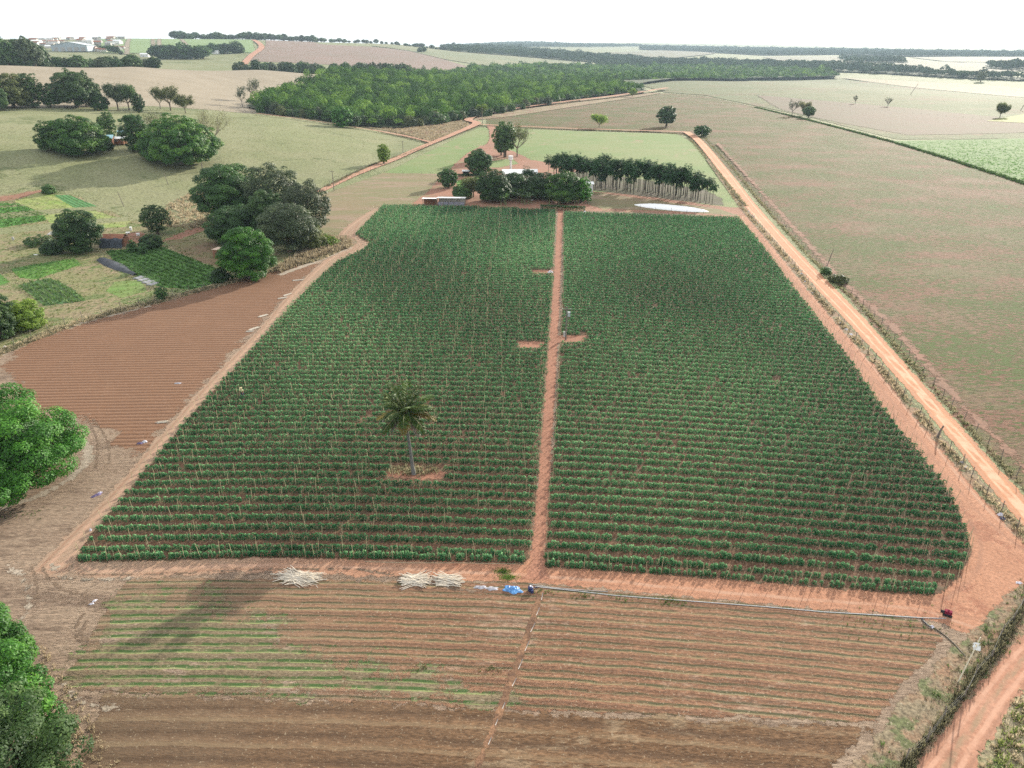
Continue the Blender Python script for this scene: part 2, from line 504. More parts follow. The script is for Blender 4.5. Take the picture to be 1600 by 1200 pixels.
# --- right fields
M_right = ground_mat('fallow_field', speck=(.24, .19, .11), speck_scale=1.6, dark=(.055, .048, .02), a=(.150, .096, .056), b=(.120, .102, .046), c=(.165, .084, .053), big=.014, med=.08, fine=.9, fine_amt=.36,
                     tuft=(.062, .092, .018), tuft_scale=.55, tuft_th=.50, tuft_w=.05, edge=1.5, edge_scale=.3, stretch=((1.0, 2.6, 1), R(-25)), bump=.6, bdist=.25, c_th=.52, med_lo=.46, med_hi=.54)
patch('fallow_field', [(760, 196), (760, 180), (900, 160), (1040, 146), (1100, 150), (1250, 182), (1390, 222), (1500, 255), (1620, 296), (1900, 380), (1950, 1100), (1620, 790), (1500, 660), (1320, 460), (1180, 310), (1090, 216), (1060, 209), (900, 204)], M_right, 3, 4, 0)
M_rf2 = ground_mat('far_field', (.10, .118, .045), (.125, .122, .052), c=(.14, .085, .05), speck=(.2, .18, .1), speck_scale=.8, dark=(.05, .05, .022), big=.006, med=.04, fine=.5, fine_amt=.3,
                   tuft=(.07, .095, .028), tuft_scale=.22, tuft_th=.5, tuft_w=.06, edge=2, edge_scale=.1, stretch=((.6, 1.6, 1), R(-12)), bump=.3, bdist=.3, c_th=.56)
patch('far_field', [(1000, 133), (1060, 126), (1310, 124), (1450, 138), (1620, 154), (1900, 175), (1900, 245), (1600, 217), (1400, 218), (1260, 182), (1100, 149), (1040, 145)], M_rf2, 8, 8, 0)
M_red = ground_mat('red_band', (0.113, 0.073, 0.048), (0.101, 0.080, 0.046), big=.01, med=.05, fine=.5, fine_amt=.25, tuft=(0.111, 0.116, 0.055), tuft_scale=.3, tuft_th=.57, tuft_w=.1, edge=4, edge_scale=.06, bump=.3)
patch('red_soil', [(1180, 149), (1400, 168), (1620, 190), (1900, 215), (1900, 235), (1600, 208), (1420, 212), (1300, 190), (1220, 172)], M_red, 6, 8, 0)
patch('dry_grass_field', [(1310, 122), (1500, 132), (1620, 140), (1900, 160), (1900, 180), (1620, 154), (1450, 140)], ground_mat('straw_grass', (0.264, 0.227, 0.142), (0.221, 0.195, 0.122), big=.01, med=.05, fine=.4, fine_amt=.15, edge=3, edge_scale=.1, bump=0), 8, 8, 0)
patch('yellow_field', [(1540, 190), (1620, 176), (1800, 165), (1900, 200), (1620, 194)], ground_mat('yellow_grass', (0.260, 0.260, 0.099), (0.223, 0.248, 0.087), big=.02, fine=.5, fine_amt=.12, edge=2, edge_scale=.1, bump=0), 6, 6, 0)
gf_rows = lin_rows((1440, 232), (1600, 242), 2.2)
patch('green_crop_field', [(1392, 221), (1600, 217), (1900, 215), (1900, 380), (1620, 293), (1500, 252)],
      ground_mat('green_crop', (0.083, 0.159, 0.034), (0.113, 0.186, 0.047), big=.02, med=.1, fine=.8, fine_amt=.3, rows=[((0.047, 0.100, 0.023), .5, .2, .12, .7, .08)], edge=1.0, edge_scale=.3, bump=.4), 2.0, 3, 0, rowf=gf_rows)
# --- paddock and farmyard
M_pad = ground_mat('paddock_grass', speck=(.33, .33, .17), speck_scale=5, dark=(.15, .20, .07), a=(.145, .205, .07), b=(.185, .215, .09), c=(.25, .205, .12), big=.015, med=.08, fine=.8, fine_amt=.18, edge=1.2, edge_scale=.3, bump=.3, c_th=.64)
patch('paddock', [(600, 270), (680, 232), (748, 200), (900, 205), (1058, 210), (1085, 225), (1120, 262), (1170, 325), (1130, 335), (960, 310), (900, 300), (800, 275), (700, 275)], M_pad, 2, 3, 0)
M_lawn = ground_mat('dull_grass', speck=(.30, .25, .16), speck_scale=5, dark=(.13, .12, .06), a=(.21, .165, .095), b=(.17, .165, .08), c=(.25, .18, .125), big=.02, med=.1, fine=1.2, fine_amt=.2, edge=1.2, edge_scale=.3, bump=.3, stretch=((.5, 2, 1), R(-10)))
patch('dull_grass', [(500, 305), (600, 270), (695, 272), (668, 305), (645, 322), (600, 330), (560, 345), (535, 395), (480, 380)], M_lawn, 1.5, 3, 0)
M_yard = ground_mat('yard_earth', speck=(.38, .22, .16), speck_scale=5, dark=(.17, .08, .05), a=(.30, .15, .10), b=(.25, .135, .09), c=(.22, .17, .09), big=.04, med=.2, fine=1.5, fine_amt=.2, edge=1.5, edge_scale=.25, bump=.3, c_th=.62)
patch('farmyard', [(640, 322), (668, 300), (690, 275), (730, 240), (752, 228), (800, 236), (830, 250), (905, 262), (930, 300), (1000, 303), (1120, 322), (1175, 325), (1190, 350), (1150, 345), (900, 336), (600, 326)], M_yard, 1.5, 3, 0)
patch('grove_floor', [(905, 292), (930, 298), (1000, 306), (1060, 313), (1130, 322), (1128, 310), (1100, 296), (1000, 280), (900, 268), (870, 272)], ground_mat('litter_floor', (.10, .085, .055), (.08, .085, .04), c=(.13, .11, .08), speck=(.28, .25, .20), speck_scale=2, dark=(.06, .05, .035), big=.08, med=.3, fine=1.5, fine_amt=.4, edge=1.5, edge_scale=.3, bump=.4), 1.5, 3, 0)
patch('farm_track', ribbon_poly([(762, 232), (775, 220), (772, 205), (764, 196)], [7, 8, 6, 4])[0], M_yard, 1.5, 3, 0)
M_lawn2 = ground_mat('garden_lawn', (.10, .21, .04), (.13, .25, .05), big=.05, fine=2, fine_amt=.2, edge=.8, bump=.3)
patch('garden_lawn', [(712, 283), (745, 276), (762, 280), (752, 293), (718, 297)], M_lawn2, 1, 2, 0)
patch('garden_lawn', [(760, 253), (800, 248), (810, 256), (780, 262), (764, 262)], M_pad, 1, 2, 0)
# silage side grass
patch('dull_grass', [(925, 300), (1000, 310), (1120, 326), (1160, 338), (1060, 330), (940, 326), (915, 318)], M_lawn, 1, 2, 0)
M_scrub = ground_mat('scrub_ground', (.27, .205, .13), (.21, .17, .095), c=(.22, .12, .085), big=.04, med=.15, fine=.9, fine_amt=.35, tuft=(.13, .12, .06), tuft_scale=.5, tuft_th=.56, edge=2, edge_scale=.2, bump=.5, bdist=.25)
patch('scrub_ground', [(560, 197), (690, 190), (740, 180), (800, 170), (1000, 146), (1035, 146), (1000, 152), (800, 182), (745, 188), (735, 198), (672, 222), (620, 212)], M_scrub, 2, 3, 0)

# --- left vegetable farm
M_gard = ground_mat('garden_ground', (.19, .19, .085), (.24, .19, .115), c=(.13, .16, .06), big=.05, med=.25, fine=1.5, fine_amt=.35, tuft=(.09, .14, .04), tuft_scale=.8, tuft_th=.58, edge=1.2, edge_scale=.3, bump=.5, bdist=.15, c_th=.55)
patch('garden_ground', [(-250, 330), (0, 305), (60, 296), (120, 305), (200, 340), (260, 350), (330, 350), (350, 345), (400, 372), (440, 400), (500, 390), (540, 375), (545, 384), (460, 405), (340, 446), (240, 470), (120, 500), (0, 548), (-250, 640)], M_gard, 1.5, 3, 0)
patch('red_soil', ribbon_poly([(260, 378), (300, 362), (340, 350), (372, 348)], [3.5, 4.5, 5, 4])[0], M_yard, 1, 2, 0)
patch('red_soil', ribbon_poly([(-60, 318), (0, 312), (40, 304), (66, 298)], [5, 4, 3.5, 1.5])[0], M_yard, 1, 2, 0)
patch('brown_plot', [(256, 376), (300, 372), (338, 380), (350, 420), (318, 410), (285, 398)], ground_mat('brown_plot_soil', (.19, .13, .08), (.16, .15, .07), big=.06, fine=2, fine_amt=.25, edge=.8, bump=.4), .8, 2, 0)
patch('yard_soil', [(170, 388), (196, 378), (200, 364), (222, 362), (232, 370), (218, 380)], M_yard, .8, 2, 0)
def bed(name, poly, a, b, rows, spacing, dark, label=None, hw=.2, amt=.8):
    return patch(name, poly, ground_mat(name + '_soil', a, b, big=.06, med=.2, fine=2.2, fine_amt=.3, rows=[(dark, .5, hw, .1, amt, .3)], edge=.5, edge_scale=.8, bump=.6, bdist=.15), .7, 1.5, 0, rowf=lin_rows(rows[0], rows[1], spacing))
bed('leafy_bed', [(-200, 332), (-60, 318), (0, 318), (32, 318), (76, 336), (70, 345), (0, 356), (-200, 375)], (.10, .25, .05), (.08, .21, .04), ((0, 325), (60, 345)), 1.6, (.05, .12, .03))
bed('grass_plot', [(22, 315), (60, 301), (108, 308), (150, 330), (205, 345), (195, 355), (150, 356), (130, 345), (80, 350), (60, 330)], (.20, .28, .07), (.26, .27, .11), ((20, 315), (200, 350)), 3, (.14, .2, .05), hw=.1, amt=.4)
bed('leafy_bed', [(84, 305), (110, 305), (160, 325), (130, 331)], (.08, .20, .07), (.09, .23, .08), ((85, 307), (140, 332)), 1.2, (.06, .12, .04))
bed('leafy_bed', [(165, 392), (255, 386), (300, 404), (348, 425), (345, 440), (300, 452), (250, 449), (190, 420)], (.085, .19, .04), (.10, .22, .05), ((170, 396), (300, 450)), 1.5, (.05, .085, .035))
bed('leafy_bed', [(16, 420), (75, 410), (118, 404), (126, 414), (55, 437), (30, 434)], (.08, .20, .035), (.13, .27, .05), ((16, 420), (118, 404)), 1.4, (.06, .08, .03))
bed('leafy_bed', [(28, 446), (76, 434), (112, 450), (134, 470), (70, 478), (55, 466)], (.08, .17, .06), (.10, .19, .07), ((28, 446), (70, 478)), 1.3, (.07, .08, .04))
bed('leafy_bed', [(-90, 440), (0, 428), (16, 440), (0, 446), (-90, 470)], (.09, .22, .04), (.09, .2, .04), ((-50, 440), (0, 430)), 1.4, (.05, .1, .03))
bed('grass_plot', [(180, 440), (220, 438), (230, 455), (190, 466), (165, 455)], (.14, .23, .06), (.18, .22, .08), ((180, 440), (220, 438)), 3, (.12, .16, .05), amt=.4)

# --- dirt surround of the crop, ploughed and harvested land
M_stub = ground_mat('stubble', rowbump=.35, rows=[((0.142, 0.104, 0.071), .5, .12, .10, .22, .35)], speck=(0.399, 0.323, 0.237), speck_scale=5, dark=(0.104, 0.071, 0.048), a=(0.266, 0.195, 0.138), b=(0.209, 0.147, 0.104), c=(0.162, 0.114, 0.081), big=.05, med=.25, fine=2.4, fine_amt=.35, stretch=((.45, 2.0, 1), R(3)), edge=1.5, edge_scale=.4, bump=.7, bdist=.12, c_th=.57)
patch('stubble_field', [(-400, 600), (0, 556), (120, 507), (240, 476), (340, 449), (500, 404), (556, 374), (590, 330), (880, 328), (1165, 338), (1340, 520), (1500, 730), (1590, 850), (1620, 900), (1560, 980), (1500, 1060), (1420, 1180), (1380, 1330), (-300, 1500), (-600, 1100)], M_stub, 1.0, 3, 1, rowf=lambda x, y: rowc(x, y) * 2.3)
M_plough = ground_mat('ploughed_soil', rowbump=1.3, speck=(0.323, 0.228, 0.157), speck_scale=5, dark=(0.095, 0.052, 0.033), a=(0.204, 0.095, 0.053), b=(0.180, 0.084, 0.048), c=(0.247, 0.138, 0.085), big=.03, med=.2, fine=2.2, fine_amt=.3,
                      rows=[((0.085, 0.049, 0.032), .5, .12, .10, .7, .25), ((0.247, 0.157, 0.104), .1, .12, .1, .4, .4)], edge=3.2, edge_scale=.25, bump=.8, bdist=.1, c_th=.6, left=(.185, .10, .058))
patch('ploughed_field', [(8, 552), (60, 530), (130, 505), (240, 476), (340, 448), (430, 422), (500, 408), (478, 432), (400, 512), (300, 624), (245, 690), (225, 712), (200, 700), (165, 668), (120, 652), (70, 640), (20, 612)], M_plough, .6, 5, 1, rowf=lambda x, y: rowc(x, y) * 1.75)
M_track = ground_mat('track_earth', left=(.30, .215, .15), ruts=[(1.1, .3, (.42, .26, .18), .7), (.5, .25, (.24, .125, .08), .5), (2.3, .35, (.25, .13, .085), .5)], speck=(.46, .29, .20), speck_scale=5, dark=(.22, .11, .07), a=(.38, .19, .115), b=(.33, .16, .095), c=(.29, .13, .078), big=.05, med=.3, fine=2.5, fine_amt=.22, edge=.8, edge_scale=.5, bump=.4, bdist=.06, c_th=.6)
edge_pts = [(592, 326), (560, 350), (546, 372), (560, 385), (520, 408), (470, 455), (412, 522), (340, 600), (262, 690), (190, 775), (120, 850), (70, 900)]
patch('dirt_track', ribbon_poly(edge_pts, [3, 5, 6.5, 6, 4.5, 3.6, 3.4, 3.4, 3.4, 3.2, 3.6, 3.4])[0], M_track, .8, 2, 0)
patch('dirt_track', [(110, 860), (300, 860), (826, 860), (850, 860), (1050, 880), (1250, 900), (1440, 915), (1460, 900), (1500, 860), (1470, 790), (1400, 690), (1310, 560), (1235, 460), (1145, 335), (1178, 338), (1240, 420), (1330, 520), (1430, 640), (1500, 730), (1560, 800), (1620, 850), (1700, 900), (1640, 960), (1560, 1010), (1500, 985), (1430, 962), (1200, 945), (860, 912), (600, 900), (400, 893), (200, 904), (110, 905)], M_track, .8, 2.5, 1)
M_path = ground_mat('path_earth', speck=(.42, .25, .175), speck_scale=5, dark=(.17, .08, .05), a=(.32, .155, .10), b=(.26, .125, .08), big=.1, med=.5, fine=3, fine_amt=.3, edge=.5, edge_scale=.9, bump=.5, bdist=.06)
M_cropsoil = ground_mat('crop_soil', speck=(.30, .20, .13), speck_scale=5, dark=(.07, .04, .025), a=(.155, .085, .052), b=(.12, .068, .042), big=.04, med=.3, fine=3, fine_amt=.35,
                        rows=[((.10, .085, .05), .0, .2, .1, .6, .5), ((.10, .085, .05), 1., .2, .1, .6, .5)], edge=.5, edge_scale=.8, bump=.6, bdist=.08)
LEFT = [(122, 879), (400, 872), (600, 875), (826, 882), (836, 800), (846, 690), (856, 560), (864, 440), (869, 329), (740, 324), (600, 321), (576, 344), (555, 367), (577, 380), (572, 388), (525, 410), (470, 462), (417, 520), (380, 560), (292, 657), (215, 750), (125, 857)]
RIGHT = [(850, 886), (1100, 903), (1300, 920), (1463, 932), (1480, 918), (1497, 904), (1508, 884), (1518, 862), (1512, 835), (1482, 765), (1415, 682), (1375, 632), (1327, 560), (1260, 475), (1180, 370), (1155, 341), (1000, 336), (880, 332), (880, 440), (874, 560), (866, 690), (856, 800)]
patch('crop_soil', LEFT, M_cropsoil, .8, 1.5, 0, rowf=rowc)
patch('crop_soil', RIGHT, M_cropsoil, .8, 1.5, 0, rowf=rowc)
patch('field_path', ribbon_poly([(838, 905), (840, 880), (846, 800), (854, 690), (862, 570), (869, 460), (873, 380), (876, 330), (877, 322)], [2.6, 1.5, 1.4, 1.35, 1.5, 1.5, 1.5, 1.6, 1.6])[0], M_path, .4, 1, 0)
BARE = [[(594, 742), (620, 730), (660, 728), (698, 738), (690, 748), (640, 749)], [(868, 524), (915, 524), (917, 533), (880, 537), (862, 536)], [(810, 534), (852, 534), (850, 543), (812, 545)], [(832, 422), (864, 422), (864, 428), (832, 428)]]
for b in BARE:
    patch('bare_earth', b, M_path, .4, 1, 0)
# harvested ground, green lines with their shaded side painted in beside a lime rim
M_harv = ground_mat('harvested_soil', left=(0.203, 0.140, 0.090), speck=(0.360, 0.297, 0.211), speck_scale=5, dark=(0.090, 0.054, 0.036), a=(0.225, 0.122, 0.072), b=(0.189, 0.099, 0.059), c=(0.261, 0.167, 0.113), big=.04, med=.3, fine=2.8, fine_amt=.35,
                    rows=[((0.054, 0.061, 0.029), .27, .07, .04, .9, .2), ((0.059, 0.063, 0.032), .71, .06, .04, .85, .25), ((0.225, 0.225, 0.117), .17, .035, .03, .5, .35), ((0.216, 0.216, 0.117), .62, .03, .025, .42, .35), ((0.108, 0.063, 0.041), .95, .07, .05, .5, .5)],
                    stretch=((.7, 1.6, 1), R(4)), edge=.6, edge_scale=.6, bump=.7, bdist=.1, c_th=.6)
patch('harvested_field', [(200, 905), (420, 905), (840, 912), (1430, 968), (1475, 1000), (1400, 1080), (1370, 1128), (1100, 1120), (790, 1108), (400, 1090), (130, 1078), (115, 1050), (150, 980)], M_harv, .6, 2, 0, rowf=rowc)
M_harvg = ground_mat('green_regrowth', speck=(0.342, 0.294, 0.199), speck_scale=5, dark=(0.095, 0.067, 0.038), a=(0.190, 0.147, 0.090), b=(0.162, 0.123, 0.076), c=(0.247, 0.180, 0.133), big=.08, med=.3, fine=3, fine_amt=.35,
                     rows=[((0.048, 0.090, 0.027), .27, .095, .04, 1, .6), ((0.052, 0.095, 0.028), .71, .085, .04, 1, .6), ((0.228, 0.275, 0.104), .15, .035, .03, .8, .5), ((0.228, 0.275, 0.104), .60, .03, .03, .8, .5)],  # regrowth lines: shaded side painted dark green, pale lime edge next to it
                     stretch=((.7, 1.6, 1), R(4)), edge=6, edge_scale=.12, bump=.7, bdist=.1, c_th=.6)
patch('regrowth_rows', [(190, 925), (330, 935), (450, 985), (560, 1030), (700, 1075), (780, 1104), (400, 1089), (135, 1077), (118, 1050), (150, 980)], M_harvg, .6, 7, 0, rowf=rowc)
M_brown = ground_mat('tilled_soil', left=(0.152, 0.106, 0.069), speck=(0.313, 0.248, 0.166), speck_scale=5, dark=(0.064, 0.041, 0.026), a=(0.138, 0.078, 0.041), b=(0.166, 0.097, 0.053), c=(0.221, 0.152, 0.092), big=.05, med=.3, fine=2.5, fine_amt=.4,
                     rows=[((0.069, 0.042, 0.026), .5, .14, .1, .6, .2), ((0.221, 0.166, 0.101), .05, .12, .08, .4, .3)], stretch=((.55, 1.8, 1), R(4)), edge=1.2, edge_scale=.5, bump=.8, bdist=.12, c_th=.6)
patch('tilled_field', [(160, 1088), (400, 1094), (790, 1112), (1100, 1126), (1365, 1134), (1300, 1200), (1250, 1300), (160, 1400), (120, 1200)], M_brown, .8, 3, 0, rowf=lambda x, y: rowc(x, y) * .8)
M_trench = ground_mat('trench_earth', (.27, .15, .085), (.13, .075, .048), big=.3, med=.8, fine=3, fine_amt=.3, edge=.3, edge_scale=1.2, bump=.6)
patch('trench', ribbon_poly([(846, 922), (838, 950), (822, 1000), (800, 1060), (784, 1105), (770, 1140), (745, 1200)], [.5, .6, .6, .6, .6, .4, .4])[0], M_trench, .25, .6, 0)

# roads
M_road = ground_mat('road_earth', ruts=[(1.0, .28, (.60, .41, .28), .7), (.35, .22, (.36, .21, .14), .6), (1.75, .3, (.42, .25, .16), .6)], speck=(.54, .33, .21), speck_scale=5, dark=(.34, .17, .10), a=(.46, .225, .122), b=(.40, .19, .104), c=(.50, .275, .165), big=.03, med=.15, fine=1.5, fine_amt=.10, edge=.5, edge_scale=.6, bump=.25, bdist=.05, c_th=.6)
M_road2 = ground_mat('road_red', ruts=[(.62, .25, (.50, .29, .20), .8), (1.2, .28, (.25, .19, .12), .7), (.2, .15, (.28, .15, .10), .6)], speck=(.50, .31, .21), speck_scale=5, dark=(.27, .13, .08), a=(.36, .18, .115), b=(.42, .225, .15), c=(.30, .155, .10), big=.05, med=.3, fine=1.8, fine_amt=.15, edge=.6, edge_scale=.5, bump=.3, bdist=.06, c_th=.58)
rd, rc1 = ribbon_poly([(1072, 208), (1092, 222), (1127, 263), (1172, 321), (1239, 398), (1318, 480), (1391, 560), (1477, 658), (1583, 780), (1690, 900), (1790, 1010)], [4, 4.4, 4.3, 4.2, 4.1, 3.8, 3.2, 2.9, 2.9, 3, 3])
patch('dirt_road', rd, M_road, 1.0, 1.5, 0)
patch('dirt_road', ribbon_poly([(1072, 208), (1000, 206), (900, 203), (800, 199), (742, 196)], 3.2)[0], M_road2, 1.5, 2, 0)
patch('dirt_road', ribbon_poly([(498, 300), (540, 280), (600, 256), (660, 231), (715, 209), (745, 195), (732, 189), (760, 180), (850, 166), (960, 153), (1030, 143), (1042, 141)], [3, 3.2, 3.6, 4, 4.4, 6, 6, 5, 5, 6, 7, 6])[0], M_road2, 1.5, 2, 0)
patch('dirt_road', ribbon_poly([(672, 224), (620, 212), (560, 202), (480, 190), (400, 180)], 2.5)[0], M_road2, 2, 2, 0)
patch('dirt_road', ribbon_poly([('d', 372, 1150), ('d', 392, 1420), ('d', 410, 1650), ('d', 398, 1900)], 11)[0], M_road2, 6, 6, 0)
for a, b in ((207, 197), (243, 242), (253, 250), (286, 302)):
    patch('farm_track', ribbon_poly([('d', a, 1880), ('d', (a + b) / 2 - 1, 1650), ('d', b, 1420)], 8)[0], M_tan, 6, 6, 0)
# faint wheel tracks across the fallow field
M_wheel = ground_mat('wheel_track_soil', (.24, .125, .085), (.21, .12, .08), big=.1, fine=1.5, fine_amt=.25, edge=2.0, edge_scale=.4, bump=.2)
for pts, wd in (([(1120, 225), (1180, 290), (1237, 352), (1282, 402), (1325, 448), (1387, 502), (1475, 600), (1620, 750)], 1.2),):
    patch('wheel_track', ribbon_poly(pts, wd)[0], M_wheel, .8, 2, 0)
# verges
M_verge = ground_mat('verge_ground', speck=(.36, .31, .22), speck_scale=4, dark=(.09, .07, .045), a=(.24, .145, .09), b=(.21, .17, .11), c=(.12, .13, .06), big=.15, med=.8, fine=2.5, fine_amt=.4, edge=.8, edge_scale=.5, bump=.3, bdist=.06, c_th=.56)
patch('road_verge', ribbon_poly([(1105, 250), (1155, 318), (1184, 352), (1236, 412), (1292, 480), (1364, 562), (1447, 662), (1553, 785), (1610, 850)], [1.2, 1.8, 2.2, 2.1, 1.8, 1.5, 1.6, 1.6, 1.6])[0], M_verge, .7, 2, 0)
patch('road_verge', ribbon_poly([(1640, 900), (1590, 960), (1535, 1030), (1490, 1090), (1440, 1150), (1390, 1210), (1340, 1290)], [2, 3, 4, 4.4, 4.2, 4, 4])[0], M_verge, .6, 2, 0)
patch('road_verge', [(1660, 1010), (1606, 1056), (1560, 1118), (1522, 1190), (1480, 1300), (1900, 1300), (1900, 950)], ground_mat('green_verge', (.20, .20, .09), (.30, .25, .16), c=(.13, .17, .06), big=.15, med=.6, fine=2, fine_amt=.4, edge=1, edge_scale=.5, bump=.6, bdist=.15), .8, 2, 0)
patch('road_verge', ribbon_poly([(-80, 590), (0, 552), (120, 505), (240, 473), (340, 447), (430, 420), (500, 402), (545, 380), (530, 368)], [2.5, 2.5, 2, 2, 2, 2.5, 3.5, 4, 3])[0], M_verge, .7, 2, 0)
patch('road_verge', [(128, 690), (100, 725), (40, 765), (-60, 800), (-160, 780), (-160, 640), (0, 620), (90, 660)], M_verge, .8, 2, 1)

patch('dirt_road', ribbon_poly([(1400, 1330), (1478, 1198), (1536, 1112), (1568, 1068), (1620, 1012), (1720, 930)], [3, 2.6, 2.4, 2.4, 2.6, 3.5])[0], M_road2, .6, 1.5, 0)

M_rim = ground_mat('pale_rim_soil', (.36, .30, .235), (.30, .25, .19), big=.2, med=.6, fine=3, fine_amt=.3, edge=.9, edge_scale=.7, bump=.5, dark=(.14, .11, .08))
patch('pale_rim', ribbon_poly([(112, 672), (134, 695), (138, 712), (118, 740), (60, 775), (-20, 800)], [.5, 1.0, 1.1, .9, .8, .8])[0], M_rim, .5, 1.5, 0)
patch('pale_rim', ribbon_poly([(0, 556), (40, 533), (120, 507), (235, 478)], [.9, .8, .7, .5])[0], M_rim, .5, 1.5, 0)
patch('pale_rim', ribbon_poly([(435, 430), (480, 414), (520, 398), (550, 386)], [1.5, 1.6, 1.4, .8])[0], M_rim, .7, 1.5, 0)
M_rut = ground_mat('tyre_marks', (.15, .105, .07), (.19, .135, .095), big=.3, med=1, fine=3, fine_amt=.3, edge=.35, edge_scale=1.4, bump=.5)
for k, arc in enumerate(([(6, 880), (34, 900), (44, 930), (40, 965), (24, 1000)], [(50, 885), (58, 915), (56, 945)], [(66, 885), (76, 905), (100, 922), (140, 932)], [(78, 880), (92, 897), (125, 906), (220, 903)], [(130, 960), (118, 985), (122, 1000), (140, 1010)], [(138, 968), (128, 988), (133, 1000), (150, 1006)], [(100, 1070), (118, 1092), (150, 1104), (190, 1106)], [(134, 650), (152, 690), (150, 730)], [(146, 655), (168, 690), (170, 725)])):
    patch('wheel_track', ribbon_poly(arc, .22)[0], M_rut if k % 3 else M_rim, .18, .8, 0)
patch('wheel_track', ribbon_poly([(115, 898), (250, 897), (400, 890), (560, 890)], .2)[0], M_rut, .3, .8, 0)
patch('wheel_track', ribbon_poly([(560, 890), (620, 900), (700, 918), (760, 926)], .3)[0], M_rut, .25, .8, 0)

# wooded hills far away
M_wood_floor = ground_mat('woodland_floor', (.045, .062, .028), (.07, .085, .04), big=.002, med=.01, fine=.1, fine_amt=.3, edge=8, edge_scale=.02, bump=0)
FARWOOD = [
    [(690, 75), (790, 76), (900, 86), (1000, 92), (1000, 99), (900, 97), (800, 88), (700, 80)],
    [(905, 103), (1010, 95), (1180, 99), (1260, 101), (1340, 104), (1480, 116), (1620, 124), (1620, 128), (1480, 122), (1340, 114), (1180, 110), (1010, 106)],
    [(1000, 73), (1300, 78), (1640, 84), (1640, 89), (1400, 89), (1310, 86), (1190, 87), (1100, 82), (1000, 78)],
    [(1310, 91), (1410, 95), (1420, 99), (1330, 98)],
    [(1540, 102), (1640, 100), (1640, 112), (1545, 108)],
]
for q in FARWOOD:
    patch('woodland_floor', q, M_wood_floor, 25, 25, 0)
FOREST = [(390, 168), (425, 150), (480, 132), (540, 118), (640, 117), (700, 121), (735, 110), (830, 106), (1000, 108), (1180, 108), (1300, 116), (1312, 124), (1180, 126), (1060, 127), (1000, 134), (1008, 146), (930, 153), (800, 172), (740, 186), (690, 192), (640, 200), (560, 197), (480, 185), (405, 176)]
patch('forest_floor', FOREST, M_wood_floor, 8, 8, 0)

# ================================================================== VEGETATION
def leaf_quads(c, nrm, size, rg, aspect=.55):
    """diamond leaves: centres (N,3), normals (N,3), sizes (N,)"""
    n = len(c)
    r = rg.normal(size=(n, 3))
    u = np.cross(nrm, r); u /= np.linalg.norm(u, axis=1)[:, None] + 1e-9
    v = np.cross(nrm, u); v /= np.linalg.norm(v, axis=1)[:, None] + 1e-9
    s = size[:, None]
    V = np.stack([c + u * s * .5, c + v * s * .5 * aspect, c - u * s * .5, c - v * s * .5 * aspect], 1)
    return V.reshape(-1, 3)

def quads_mesh(name, V, tint):
    n = len(V) // 4
    return np_mesh(name, V, np.arange(n * 4).reshape(n, 4), tint=tint)

